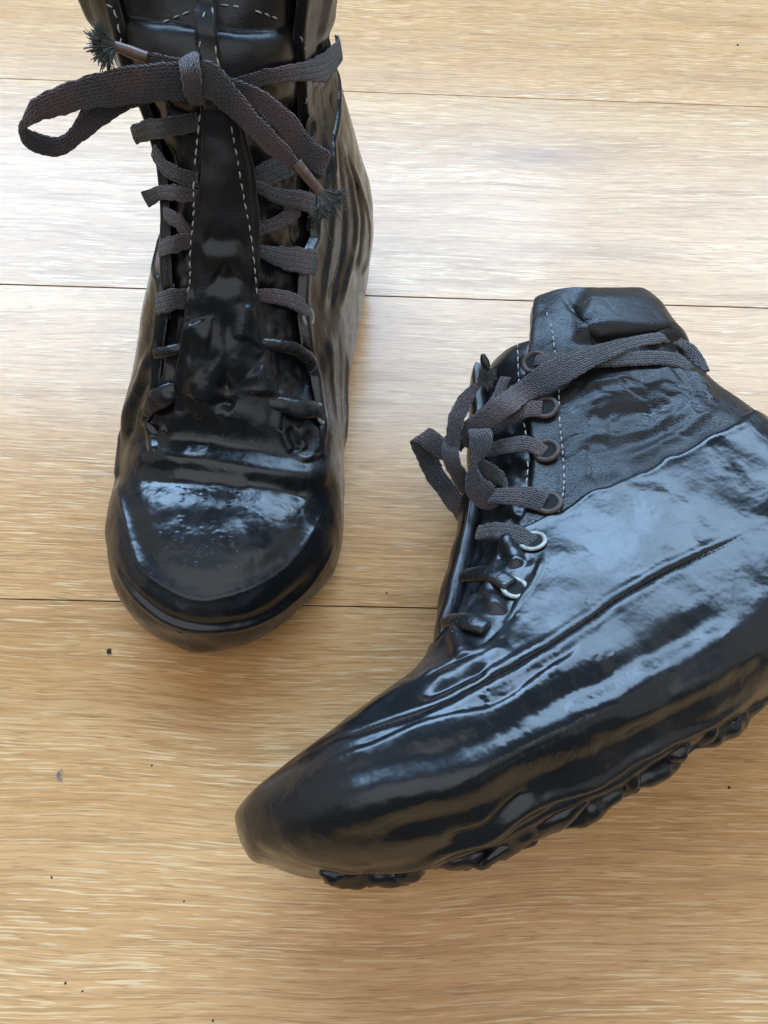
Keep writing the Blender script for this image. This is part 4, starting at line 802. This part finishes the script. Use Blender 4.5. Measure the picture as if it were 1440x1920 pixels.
# ---------------------------------------------------------------- floor: one plank after another
YAW = .0483; PW = .2332; N0 = .6284
floor = mesh('floor', [(-4, -3, -.016), (4, -3, -.016), (4, 4, -.016), (-4, 4, -.016)], [(0, 1, 2, 3)], M['under'], smooth=False)
tag(floor, 'pale limed oak board floor with thin dark joints under both boots', 'floor', kind='structure')
fa = empty('x'); bpy.data.objects.remove(fa)
nx, ny = np.array([math.cos(YAW), math.sin(YAW)]), np.array([-math.sin(YAW), math.cos(YAW)])
def plank(n_lo, x0, x1, dz):
    g, b, t = .00016, .0005, .0004
    ys = [g, g, g + b * .35, g + b, PW - g - b, PW - g - b * .35, PW - g, PW - g]
    zs = [-.012, -t * 1.6, -t * .6, 0, 0, -t * .6, -t * 1.6, -.012]
    xs = [x0 + g, x0 + g + b, x1 - g - b, x1 - g]
    V = []
    for i, x in enumerate(xs):
        for y, z in zip(ys, zs): V.append((x, y, min(z, -.0009 if i in (0, 3) else 0)))
    V = np.array(V); F = [tuple(f) for f in gridf(4, 8)[:, ::-1]]
    o = mesh('plank', V, gridf(4, 8)[:, ::-1], M['oak'], floor, smooth=False)
    o.data.materials.append(M['under'])
    for f in o.data.polygons:
        if f.center.z < -.0004 and len(f.vertices) == 4: f.material_index = 1
    p = ny * n_lo
    o.location = (p[0], p[1], dz); o.rotation_euler = (0, 0, YAW)
    return o
rr = random.Random(11)
for k in range(-9, 5):
    lo = N0 - (k + 1) * PW
    ends = {-1: -.75, 0: -.92, 1: -.70, 2: -.98}.get(k, -1.2 + rr.random() * .5)
    for j in (-1, 0, 1):
        x0 = ends + j * 1.38
        plank(lo, x0, x0 + 1.38, rr.uniform(-.00012, .00012))

# ---------------------------------------------------------------- boots
def near(P, line):
    # distance of points to a polyline, place along it (0-1) and side of it
    L = np.asarray(line, float); a, b = L[:-1], L[1:]
    best = np.full(len(P), 1e9); tt = np.zeros(len(P)); vec = np.zeros((len(P), 3)); tan = np.zeros((len(P), 3))
    for i in range(len(a)):
        ab = b[i] - a[i]; q = P - a[i]; t = np.clip(q @ ab / (ab @ ab + 1e-12), 0, 1)
        r = q - t[:, None] * ab; d = np.einsum('ij,ij->i', r, r); m = d < best
        best[m] = d[m]; tt[m] = (i + t[m]) / len(a); vec[m] = r[m]; tan[m] = ab / (np.linalg.norm(ab) + 1e-12)
    return np.sqrt(best), tt, vec, tan
def strokes(P, N, items):
    sh = P.shape[:2]; P = P.reshape(-1, 3); N = N.reshape(-1, 3); off = np.zeros(len(P))
    for kind, sig, h, pts in items:
        line = catmull(pts, max(8, len(pts) * 6)); R = sig * 3.2
        m = ((P > line.min(0) - R) & (P < line.max(0) + R)).all(1)
        if not m.any(): continue
        d, t, vec, tan = near(P[m], line)
        fade = sst(0, .2, t) * sst(0, .2, 1 - t)
        if kind == 'dent': fade = 1.
        if kind == 'step':      # raised on the right-hand side of the line, easing away from it
            side = np.einsum('ij,ij->i', np.cross(tan, N[m]), vec)
            f = np.where(side > 0, np.exp(-(d / (sig * 3)) ** 2), np.exp(-(d / (sig * .30)) ** 2) )
        elif kind == 'sharp':
            f = np.exp(-(d / sig))
        else:
            f = np.exp(-(d / sig) ** 2)
        off[m] += f * h * fade
    return off.reshape(sh)

class Shell:
    # a boot form with its relief, and a way to find places on it
    def __init__(s, rows, lean, side, items, lump, seed, nu=470, nv=560):
        s.B = Boot(rows, lean, *TIP, side, nu=nu, nv=nv)
        P, N = s.B.P, s.B.N
        s.off = strokes(P, N, items)
        for sc, am in lump: s.off += noise3(P, sc, seed) * am; seed += 1
        s.P = P + N * s.off[..., None]; s.N = normals(s.P); s.u = s.B.u; s.arc = s.B.arc
    def at(s, u, d, h=0.):
        u, d = np.broadcast_arrays(np.asarray(u, float), np.asarray(d, float)); sh = u.shape; u = u.ravel(); d = d.ravel()
        i = np.interp(u, s.u, np.arange(len(s.u))); i0 = np.clip(i.astype(int), 0, len(s.u) - 2); f = (i - i0)[:, None]
        nv = s.P.shape[1]; out = 0; nrm = 0
        for k, w in ((i0, 1 - f), (i0 + 1, f)):
            j = (d - s.arc[k, 0]) / (s.arc[k, -1] - s.arc[k, 0]) * (nv - 1); j = np.clip(j, 0, nv - 1.001); j0 = j.astype(int); g = (j - j0)[:, None]
            out = out + w * (s.P[k, j0] * (1 - g) + s.P[k, j0 + 1] * g); nrm = nrm + w * (s.N[k, j0] * (1 - g) + s.N[k, j0 + 1] * g)
        nrm /= np.linalg.norm(nrm, axis=1, keepdims=True)
        out = out + nrm * np.broadcast_to(np.asarray(h, float), sh).ravel()[:, None]
        return out.reshape(sh + (3,)), nrm.reshape(sh + (3,))

def ribbon(name, rows, mat, parent, thick=.0017, n=None, eye=None, crown=.25, wob=0.0, seed=0):
    # a flat lace given by its two edges (ax ay az bx by bz per row)
    r = np.array(rows, float); mid = (r[:, :3] + r[:, 3:6]) / 2
    L = np.linalg.norm(np.diff(mid, axis=0), axis=1).sum(); n = n or max(14, int(L / .0011))
    c = catmull(np.concatenate([mid, r], 1), n); A, Bv = c[:, 3:6], c[:, 6:9]; mid = (A + Bv) / 2
    T = np.gradient(mid, axis=0); T /= np.linalg.norm(T, axis=1, keepdims=True) + 1e-12
    w = (Bv - A); w -= T * (w * T).sum(1)[:, None]; hw = np.linalg.norm(w, axis=1, keepdims=True) / 2; w /= 2 * hw + 1e-12
    nn = np.cross(T, w)
    m = 22; a = np.linspace(0, 2 * np.pi, m, endpoint=False)
    cx = np.sign(np.cos(a)) * np.abs(np.cos(a)) ** .55; cz = np.sign(np.sin(a)) * np.abs(np.sin(a)) ** .8
    V = np.zeros((n, m + 1, 3)); UV = np.zeros((n, m + 1, 2)); s = np.concatenate([[0], np.cumsum(np.linalg.norm(np.diff(mid, axis=0), axis=1))])
    jit = noise3(mid, 900., seed) * .00028 + noise3(mid, 240., seed + 3) * .00045
    for k in range(m + 1):
        q = k % m
        wide = hw[:, 0] + jit * (1 if cx[q] > 0 else -1) * abs(cx[q])
        th = np.minimum(thick, hw[:, 0] * 1.5) / 2 * (1 + crown * (1 - cx[q] ** 2))
        V[:, k] = mid + w * (wide * cx[q])[:, None] + nn * (th * cz[q])[:, None]
        UV[:, k, 0] = s + seed * .0137; UV[:, k, 1] = .5 + .5 * cx[q] * hw[:, 0] / .0058
    V = V + (noise3(V, 1100., seed + 7) * .00016)[..., None] * nn[:, None, :]
    flip = (eye is not None and (nn * (eye - mid)).sum() < 0)
    F = gridf(n, m + 1)
    caps = []
    for e in (0, n - 1):                       # close the cut ends
        ring = [e * (m + 1) + k for k in range(m)]
        for k in range(1, m // 2):
            caps.append((ring[k - 1], ring[k], ring[m - k - 1], ring[m - k] if k > 1 else ring[m - 1]))
    F = np.concatenate([F, np.array(caps)])
    return mesh(name, V.reshape(-1, 3), F, mat, parent, uv=UV.reshape(-1, 2))

def tube(name, pts, rad, mat, parent, n=60, m=12, cap=True):
    r = np.concatenate([np.array(pts, float), np.array(rad, float)[:, None]], 1); c = catmull(r, n)
    mid = c[:, :3]; T = np.gradient(mid, axis=0); T /= np.linalg.norm(T, axis=1, keepdims=True)
    a0 = np.cross(T[0], [0.3, .5, .81]); a0 /= np.linalg.norm(a0); X = np.zeros_like(T); X[0] = a0
    for i in range(1, n):
        x = X[i - 1] - T[i] * (X[i - 1] @ T[i]); X[i] = x / np.linalg.norm(x)
    Y = np.cross(T, X); a = np.linspace(0, 2 * np.pi, m + 1)
    V = mid[:, None] + c[:, 3][:, None, None] * (np.cos(a)[None, :, None] * X[:, None] + np.sin(a)[None, :, None] * Y[:, None])
    if name == 'tread_fringe': V = V + (noise3(V, 75., 5) * .0028 + noise3(V, 170., 6) * .0014)[..., None] * (V - mid[:, None]) / (np.linalg.norm(V - mid[:, None], axis=2, keepdims=True) + 1e-9)
    V = np.concatenate([np.repeat(mid[:1, None], m + 1, 1), V, np.repeat(mid[-1:, None], m + 1, 1)])
    UV = np.stack(np.broadcast_arrays(np.linspace(0, .05, n + 2)[:, None], np.linspace(0, 1, m + 1)[None]), -1)
    return mesh(name, V.reshape(-1, 3), gridf(n + 2, m + 1), mat, parent, uv=UV.reshape(-1, 2))

def dashes(name, lines, mat, parent, length=.0030, gap=.0016, rad=.00038):
    # stitches: little pale stitches one after another along lines of (point, normal)
    Vs, Fs = [], []; m, n = 6, 5; base = 0; rg = random.Random(5)
    for pts, nrm in lines:
        c = catmull(np.concatenate([np.array(pts), np.array(nrm)], 1), 200); p, q = c[:, :3], c[:, 3:]
        s = np.concatenate([[0], np.cumsum(np.linalg.norm(np.diff(p, axis=0), axis=1))]); x = 0.
        ev = lambda t: np.array([np.interp(t, s, c[:, j]) for j in range(6)])
        while x < s[-1] - length:
            l = length * rg.uniform(.75, 1.12); a, b = ev(x), ev(x + l); x += l + gap * rg.uniform(.7, 1.4)
            if rg.random() < .06: continue
            t = b[:3] - a[:3]; t /= np.linalg.norm(t) + 1e-9; nv = a[3:] / np.linalg.norm(a[3:]); sd = np.cross(t, nv)
            sk = sd * rg.uniform(-.00018, .00018)
            for i in range(n):
                f = i / (n - 1); ctr = a[:3] * (1 - f) + b[:3] * f + sk * (f - .5) * 2 + nv * (math.sin(f * math.pi) * .00055 - .00030)
                r = rad * (.55 + .45 * math.sin(f * math.pi))
                for j in range(m):
                    an = 2 * math.pi * j / m; Vs.append(ctr + sd * r * math.cos(an) + nv * r * math.sin(an))
            for i in range(n - 1):
                for j in range(m): Fs.append((base + i * m + j, base + (i + 1) * m + j, base + (i + 1) * m + (j + 1) % m, base + i * m + (j + 1) % m))
            base += n * m
    return tag(mesh(name, Vs, Fs, mat, parent), kind='stuff')

def ring(name, p, nrm, R, r, mat, parent, squash=1., tdir=None, arc=(0, 2 * math.pi)):
    nrm = nrm / np.linalg.norm(nrm); x = np.cross(nrm, [0.2, .3, .9]) if tdir is None else tdir - nrm * (tdir @ nrm); x /= np.linalg.norm(x); y = np.cross(nrm, x)
    n, m = 40, 12; a = np.linspace(*arc, n + 1); b = np.linspace(0, 2 * math.pi, m + 1)
    c = p + R * (np.cos(a)[:, None] * x + squash * np.sin(a)[:, None] * y); rad = np.cos(a)[:, None] * x + np.sin(a)[:, None] * y
    V = c[:, None] + r * (1.25 * np.cos(b)[None, :, None] * rad[:, None] + .8 * np.sin(b)[None, :, None] * nrm)
    return mesh(name, V.reshape(-1, 3), gridf(n + 1, m + 1), mat, parent)

def tassel(name, root, axis, spread_dir, mat, parent, n=150, length=.012, spread=1.1, seed=0):
    # frayed lace end: loose yarns fanning out of the tip, joined into one piece
    rg = np.random.default_rng(seed); Vs, Fs = [], []; base = 0; m, k = 4, 7
    axis = axis / np.linalg.norm(axis); sd = spread_dir - axis * (spread_dir @ axis); sd /= np.linalg.norm(sd); td = np.cross(axis, sd)
    for i in range(n):
        f = rg.uniform(-1, 1); g = rg.normal(0, .20); L = length * rg.uniform(.75, 1.08) * (1 - .15 * f * f)
        d = axis * math.cos(f * spread) + sd * math.sin(f * spread) + td * g; d /= np.linalg.norm(d)
        start = root + sd * f * .0016 + td * rg.uniform(-.001, .001); curl = rg.normal(0, .28, 3)
        x = np.cross(d, [.3, .8, .5]); x /= np.linalg.norm(x); y = np.cross(d, x); r0 = rg.uniform(.00018, .00028)
        for j in range(k):
            t = j / (k - 1); c = start + axis * L * .35 * t * (1 - t) * 2 + d * L * t + curl * L * t * t * .6
            r = r0 * (1 - .35 * t)
            for q in range(m):
                an = 2 * math.pi * q / m; Vs.append(c + r * (math.cos(an) * x + math.sin(an) * y))
        for j in range(k - 1):
            for q in range(m): Fs.append((base + j * m + q, base + (j + 1) * m + q, base + (j + 1) * m + (q + 1) % m, base + j * m + (q + 1) % m))
        base += m * k
    return tag(mesh(name, Vs, Fs, mat, parent), kind='stuff')

def build(name, rows, lean, side_dip, D, matrix):
    root = empty(name, mat=matrix)
    S = Shell(rows, lean, side_dip, D['strokes'], D['lump'], D['seed'])
    U = np.broadcast_to(S.u[:, None], S.arc.shape)
    op = np.array(D['open'])                                # u, centre, half width of the lace opening
    d0 = np.interp(S.u, op[:, 0], op[:, 1]); ew = np.interp(S.u, op[:, 0], op[:, 2])
    ew = np.where(S.u < op[0, 0], -.01, ew)
    dist = np.abs(S.arc - d0[:, None]) - ew[:, None]        # metres outside the flap edge
    dist = np.where(U < op[0, 0] - .02, .05, dist)
    z = S.P[..., 2]; x = S.P[..., 0]
    dip = np.interp(x, D['dip'][0], D['dip'][1]) + noise3(S.P, 60., 40) * .0036 + noise3(S.P, 17., 41) * .0055 + noise3(S.P, 160., 42) * .0010
    # bring the vertices just inside the opening onto its edge, for a clean flap edge
    snap = (dist < 0) & (dist > -.0022) & (np.abs(U - op[0, 0]) > 0); iu, iv = np.nonzero(snap)
    sgn = np.sign(S.arc - d0[:, None])[snap]; pe, ne = S.at(S.u[iu], (d0[iu] + sgn * np.maximum(ew[iu], 0)), 0.)
    S.P[iu, iv] = pe; S.N[iu, iv] = ne; dist = np.where(snap, 1e-5, dist); z = S.P[..., 2]; x = S.P[..., 0]
    # leather: rolled thin at the flap edge, pad at the collar
    rise = .25 * sst(op[0, 0], op[0, 0] + .04, U) + .75 * sst(op[0, 0], op[0, 0] + .18, U) if D['seed'] == 1 else 1.
    roll = -.0036 * rise * (1 - sst(.0, .0026, dist)) + .0005 * np.exp(-((dist - .004) / .002) ** 2)
    side = sst(.020, .030, dist)
    pad = D['pad'] * side * (sst(D['padu'], D['padu'] + .03, U) * (1 - sst(.965, 1.0, U)) ** .5 ) - .0012 * side * np.exp(-((U - D['padu']) / .010) ** 2)
    q = S.P @ np.array([[.8, .36, .48], [-.6, .48, .64], [0., -.8, .6]]) * np.array([1., 1.3, 1.])
    q = q + .007 * np.stack([noise3(S.P, 60., 90 + k_) for k_ in range(3)], -1); w1 = noise3(q, 42., 50); w2 = noise3(q + .3, 95., 51); w3 = noise3(q, 14., 52)
    crumple = -.0011 * np.exp(-(w1 / .13) ** 2) * sst(-.1, .4, w3) - .0007 * np.exp(-(w2 / .16) ** 2) + .0016 * w3
    crumple = crumple * sst(.004, .02, dist) * (1 - sst(D['padu'] - .03, D['padu'] + .02, U) * .75)
    crumple = crumple * sst(.0, .014, z - dip) - .0016 * (1 - sst(-.009, .001, z - dip))
    PL = S.P + S.N * (roll + pad + crumple)[..., None]
    axis_ = np.stack([S.B.F[:, 0] - np.roll(S.B.F[:, 0], 6), 0 * S.B.F[:, 0], S.B.F[:, 1] - np.roll(S.B.F[:, 1], 6)], 1)[-1]; axis_ /= np.linalg.norm(axis_)
    PL = PL - axis_ * (.0075 * np.clip(1 - dist / .016, 0, 1) ** 2 * sst(.93, 1., U))[..., None]
    mask = (dist > 0) & (z > dip - .010)
    leather = mesh('leather_upper', PL.reshape(-1, 3), gridf(S.B.nu, S.B.nv, mask), M['leather'], root)
    # rubber skin over the lower part, a lip where it ends
    cover = sst(-.0020, .0022, dip - z)
    lip = .0003 * np.exp(-((dip - z - .0022) / .0016) ** 2)
    PR = S.P + S.N * (roll + .0011 * cover - .0014 * (1 - cover) + lip)[..., None]
    mask = (dist > 0) & (z < dip + .002)
    rub = mesh('rubber_coating', PR.reshape(-1, 3), gridf(S.B.nu, S.B.nv, mask), M['rubber'], root)
    # collar turned over and the lining going down inside
    Q = PL[-1]; c = Q.mean(0); nrm_up = np.array([-.25, 0, .97]); rows_ = []
    inw = c - Q; inw -= nrm_up * (inw @ nrm_up)[:, None]; ln = np.linalg.norm(inw, axis=1, keepdims=True); inw /= ln + 1e-9
    for k, h in ((0, 0), (.0012, .0016), (.0035, .0024), (.0062, .0018), (.0080, -.0008)):
        rows_.append(Q + inw * k + nrm_up * h)
    for k_ in (-14, -34, -70, -110): rows_.append(PL[k_] - S.N[k_] * .0075)
    LV = np.array(rows_); lm = np.broadcast_to(dist[-1] > 0, LV.shape[:2])
    mesh('lining', LV.reshape(-1, 3), gridf(len(rows_), S.B.nv, lm)[:, ::-1], M['leather'], root)
    # tongue under the flaps, its padded end, and the stitched strip down its middle
    st = np.array(D['strip'])                               # u, left d, right d
    nu, nt = 260, 150; tu = np.linspace(op[0, 0] - .012, D['tongue_top'], nu); tau = np.linspace(-1, 1, nt)
    tc = np.interp(tu, op[:, 0], op[:, 1]); te = np.interp(tu, op[:, 0], op[:, 2]) + .007
    td = tc[:, None] + tau[None] * te[:, None]; tuu = np.broadcast_to(tu[:, None], td.shape)
    padt = D['tpad'] * sst(D['tpadu'] - .02, D['tpadu'] + .03, tuu) * (np.clip(1 - np.abs(tau[None]) ** 4, 0, 1)) * np.sqrt(np.clip(1 - ((np.clip(tuu - D['tpend'] + .045, 0, .045)) / .045) ** 2.5, 0, 1))
    TP, TN = S.at(tuu, td, 0.)
    gus = noise3(TP, 75., 60) * .0017 + noise3(TP, 170., 61) * .0009
    tz0 = TP[..., 2].copy()
    TP = TP + TN * (-.0062 * (.10 + .90 * sst(op[0, 0] + .005, op[0, 0] + (.20 if D['seed'] == 1 else .07), tuu)) + padt + gus * (1 - sst(D['tpadu'] - .02, D['tpadu'] + .02, tuu)) * sst(op[0, 0], op[0, 0] + .05, tuu))[..., None]
    TP = TP + (strokes(TP, TN, D['tstrokes']) if D['tstrokes'] else np.zeros(td.shape))[..., None] * TN
    tdip = np.interp(TP[..., 0], D['dip'][0], D['dip'][1]) + D['tdip']
    ta = np.clip(.5 + (tdip - tz0) / .012, 0, 1)
    mesh('tongue', TP.reshape(-1, 3), gridf(nu, nt), M['half'], root, attr={'dip': ta})
    if D['tpad'] > 0:      # the rounded end of the pad goes back down inside
        pass
    nu, ns = 330, 70; su = np.linspace(st[0, 0], st[-1, 0], nu); a, b = np.interp(su, st[:, 0], st[:, 1]), np.interp(su, st[:, 0], st[:, 2])
    sg = np.linspace(-1, 1, ns); sd = (a + b)[:, None] / 2 + sg[None] * ((b - a)[:, None] / 2); suu = np.broadcast_to(su[:, None], sd.shape)
    hh = D['strip_h'] + D['tpad'] * sst(D['tpadu'] - .01, D['tpadu'] + .04, suu) * (1 - .8 * sst(D['tpend'] - .01, D['tpend'] + .03, suu)) - .0022 * sst(.93, 1.0, np.abs(sg))[None] + .0004 * np.exp(-((np.abs(sg)[None] - .78) / .08) ** 2) * -1
    SP, SN = S.at(suu, sd, 0.); sz0 = SP[..., 2].copy()
    hh = hh + noise3(SP, 70., 71) * .0012 + noise3(SP, 30., 72) * .0012
    if D['seed'] == 2: hh = hh * sst(st[0, 0], st[0, 0] + .05, suu) - .0012 * (1 - sst(st[0, 0], st[0, 0] + .04, suu))
    SP = SP + SN * hh[..., None]
    SP = SP + (strokes(SP, SN, D['sstrokes']))[..., None] * SN
    sdip = np.interp(SP[..., 0], D['dip'][0], D['dip'][1]) + D['tdip']
    sa = np.clip(.5 + (sdip - sz0) / .010, 0, 1)
    # give it thickness: a second sheet underneath joined at the rim
    lo = SP - SN * (D['strip_h'] + .0055); nV = nu * ns
    f1 = gridf(nu, ns); f2 = f1[:, ::-1] + nV
    rim = [i * ns for i in range(nu)] ; rim2 = [i * ns + ns - 1 for i in range(nu)]
    side_f = [(rim[i], rim[i] + nV, rim[i + 1] + nV, rim[i + 1]) for i in range(nu - 1)] + [(rim2[i + 1], rim2[i + 1] + nV, rim2[i] + nV, rim2[i]) for i in range(nu - 1)]
    mesh('tongue_strip', np.concatenate([SP.reshape(-1, 3), lo.reshape(-1, 3)]), np.concatenate([f1, f2, np.array(side_f)]), M['half'], root, attr={'dip': np.concatenate([sa.ravel(), sa.ravel()])})
    # stitches
    lines = []
    for kind, pts in D['stitch']:
        p = np.array(pts); q, nn = S.at(p[:, 0], p[:, 1], 0.)
        base = {'flap': .0004, 'strip': D['strip_h'] + .0002, 'tong': -.0055}[kind]
        extra = D['tpad'] * sst(D['tpadu'] - .01, D['tpadu'] + .04, p[:, 0]) * (1 - .8 * sst(D['tpend'] - .01, D['tpend'] + .03, p[:, 0])) if kind == 'strip' else 0 * p[:, 0]
        hgt = base + extra
        if kind == 'strip': hgt = hgt + noise3(q, 70., 71) * .0012 + noise3(q, 30., 72) * .0012
        lines.append((q + nn * np.asarray(hgt)[:, None], nn))
    if lines: dashes('stitching', lines, M['thread'], root)
    # eyelets
    for u, d, R, mt, lift in D['eyelets']:
        p, nn = S.at(u, d, lift); p2, _ = S.at(u + .02, d, lift)
        ey = ring('eyelet', p, nn, R, .00115 if mt == 'bronze' else .0009, M[mt], root, tdir=p2 - p)
        if mt == 'pale': ey['label'] = 'worn pale eyelet half sunk in the rubber'
        # dark hole in the middle
        x = (p2 - p) / np.linalg.norm(p2 - p); y = np.cross(nn, x); a = np.linspace(0, 2 * math.pi, 17)[:-1]
        V = [p + nn * .0002] + [p + nn * .0002 + R * .9 * (math.cos(t) * x + math.sin(t) * y) for t in a]
        F = [(0, 1 + i, 1 + (i + 1) % 16, 1 + (i + 1) % 16) for i in range(16)]
        bmh = bpy.data.meshes.new('eyelet_hole'); bmh.from_pydata([tuple(v) for v in V], [], [f[:3] for f in F]); bmh.materials.append(M['hole'])
        oh = bpy.data.objects.new('eyelet_hole', bmh); COL.objects.link(oh); oh.parent = root
    # laces
    eye = np.linalg.inv(matrix)[:3, :3] @ (np.array([0, 0, CAM_H]) - matrix[:3, 3])
    for i, (nm, mt, rows_) in enumerate(D['laces']):
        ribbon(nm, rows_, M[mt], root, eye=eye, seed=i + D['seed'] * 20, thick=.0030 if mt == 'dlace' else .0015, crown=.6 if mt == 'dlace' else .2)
    for nm, mt, pts, rad in D['tubes']: tube(nm, pts, rad, M[mt], root, n=220 if nm == 'tread_fringe' else 60, m=28 if nm == 'tread_fringe' else 12)
    for i, (p, ax, sp, ln, fan, n) in enumerate(D['tassels']): tassel('frayed_end', np.array(p), np.array(ax), np.array(sp), M['yarn'], root, n=n, length=ln, spread=fan, seed=i + D['seed'])
    # tread lugs moulded under the sole
    lug_me = None; rg = random.Random(D['seed'])
    for i, (lx, ly, rot, sc) in enumerate(D['lugs']):
        zb = float(np.interp(lx, [r[3] for r in rows][::-1][::1] if False else sorted(r[3] for r in rows[:11]), [r[4] for r in sorted(rows[:11], key=lambda r: r[3])]))
        if lug_me is None:
            bm = bmesh.new(); bmesh.ops.create_cube(bm, size=1.)
            for v in bm.verts:
                k = .72 if v.co.z < 0 else 1.
                v.co = (v.co.x * .015 * k, v.co.y * .012 * k, v.co.z * .012)
            bmesh.ops.bevel(bm, geom=list(bm.edges), offset=.0030, segments=3, affect='EDGES', profile=.5)
            for f in bm.faces: f.smooth = True
            lug_me = bpy.data.meshes.new('tread_lug'); bm.to_mesh(lug_me); bm.free(); lug_me.materials.append(M['tread'])
        o = bpy.data.objects.new('tread_lug', lug_me); COL.objects.link(o); o.parent = root
        o.location = (lx, ly, zb + .0030); o.rotation_euler = (rg.uniform(-.15, .15), rg.uniform(-.15, .15), rot); o.scale = (sc, sc * rg.uniform(.85, 1.15), rg.uniform(.9, 1.15))
    for (p, sc) in D['luglist']:
        # lugs drowned in rubber: each a lump of its own shape
        bm = bmesh.new(); bmesh.ops.create_cube(bm, size=1.); bmesh.ops.subdivide_edges(bm, edges=bm.edges[:], cuts=3, use_grid_fill=True)
        q = np.array([v.co for v in bm.verts]); q = q / (np.abs(q) ** 3).sum(1, keepdims=True) ** (1 / 3) * .5
        q[:, 0] *= .016 * sc * (1 - .35 * (q[:, 2] < 0)); q[:, 1] *= .020; q[:, 2] *= .011
        q += np.stack([noise3(q + p[0], 130., 7 + k_) for k_ in range(3)], -1) * np.array([.0014, .0014, .0012])
        for v, c in zip(bm.verts, q): v.co = Vector(c)
        for f in bm.faces: f.smooth = True
        me = bpy.data.meshes.new('tread_lug'); bm.to_mesh(me); bm.free(); me.materials.append(M['rubber'])
        o = bpy.data.objects.new('tread_lug', me); COL.objects.link(o); o.parent = root
        o.location = (p[0], p[1] - .005, p[2] + .0022); o.rotation_euler = (rg.uniform(-.25, .1), rg.uniform(-.35, .35), rg.uniform(-.4, .4))
    return root, S

boot_a, SA = build('boot', ROWS_A, LEAN_A, SIDE_A, DATA_A, M_A)
tag(boot_a, 'black laced boot standing upright, glossy rubber-dipped toe towards the viewer, laces in a bow', 'boot', 'pair of rubber-dipped boots')
boot_b, SB = build('boot', ROWS_B, LEAN_B, SIDE_B, DATA_B, M_B)
tag(boot_b, 'black laced boot lying on its side, bronze eyelets and lugged sole edge showing', 'boot', 'pair of rubber-dipped boots')

# ---------------------------------------------------------------- bits of dirt on the boards
def crumb(name, x, y, r, seed, mat, label, group=None, cat='dirt', flat=.6):
    bm = bmesh.new(); bmesh.ops.create_icosphere(bm, subdivisions=2, radius=1.)
    V = np.array([v.co for v in bm.verts]); n = 1 + .35 * noise3(V, 1.3, seed)
    for v, k in zip(bm.verts, n): v.co = Vector((v.co.x * r * k * 1.15, v.co.y * r * k * .9, v.co.z * r * k * flat + r * flat * .85))
    for f in bm.faces: f.smooth = True
    me = bpy.data.meshes.new(name); bm.to_mesh(me); bm.free(); me.materials.append(M[mat])
    o = bpy.data.objects.new(name, me); COL.objects.link(o); o.location = (x, y, 0); o.rotation_euler = (0, 0, seed * 1.7)
    return tag(o, label, cat, group)
for i, (x, y, r, nm, mt, lb, gp, ct) in enumerate(CRUMBS): crumb(nm, x, y, r, i + 1, mt, lb, gp, ct)
# a shred of grey fluff left of the lying boot's toe
fx, fy = FLUFF; Vs, Fs = [], []; b0 = 0
for (dx, dy, dz), L in (((.3, .95, .25), .0036), ((.75, -.65, .1), .0034), ((-.6, -.1, .5), .0016), ((.1, .6, .7), .0024)):
    d = np.array([dx, dy, dz]); d /= np.linalg.norm(d); x_ = np.cross(d, [0, 0, 1.]); x_ /= np.linalg.norm(x_); y_ = np.cross(d, x_)
    for j in range(6):
        t = j / 5; c = np.array([0, 0, .0012]) + d * L * t + np.array([0, 0, -.6]) * L * t * t * .4; r = .0006 * (1 - .7 * t)
        for q in range(6): a = q / 6 * 2 * math.pi; Vs.append(c + r * (math.cos(a) * x_ + math.sin(a) * y_ * .6))
    for j in range(5):
        for q in range(6): Fs.append((b0 + j * 6 + q, b0 + j * 6 + 6 + q, b0 + j * 6 + 6 + (q + 1) % 6, b0 + j * 6 + (q + 1) % 6))
    b0 += 36
fo = mesh('fluff', Vs, Fs, M['fluff']); fo.location = (fx, fy, 0)
tag(fo, 'small grey shred of fluff on the boards at the far left', 'fluff')
print('built in %.1fs' % (time.time() - T0))
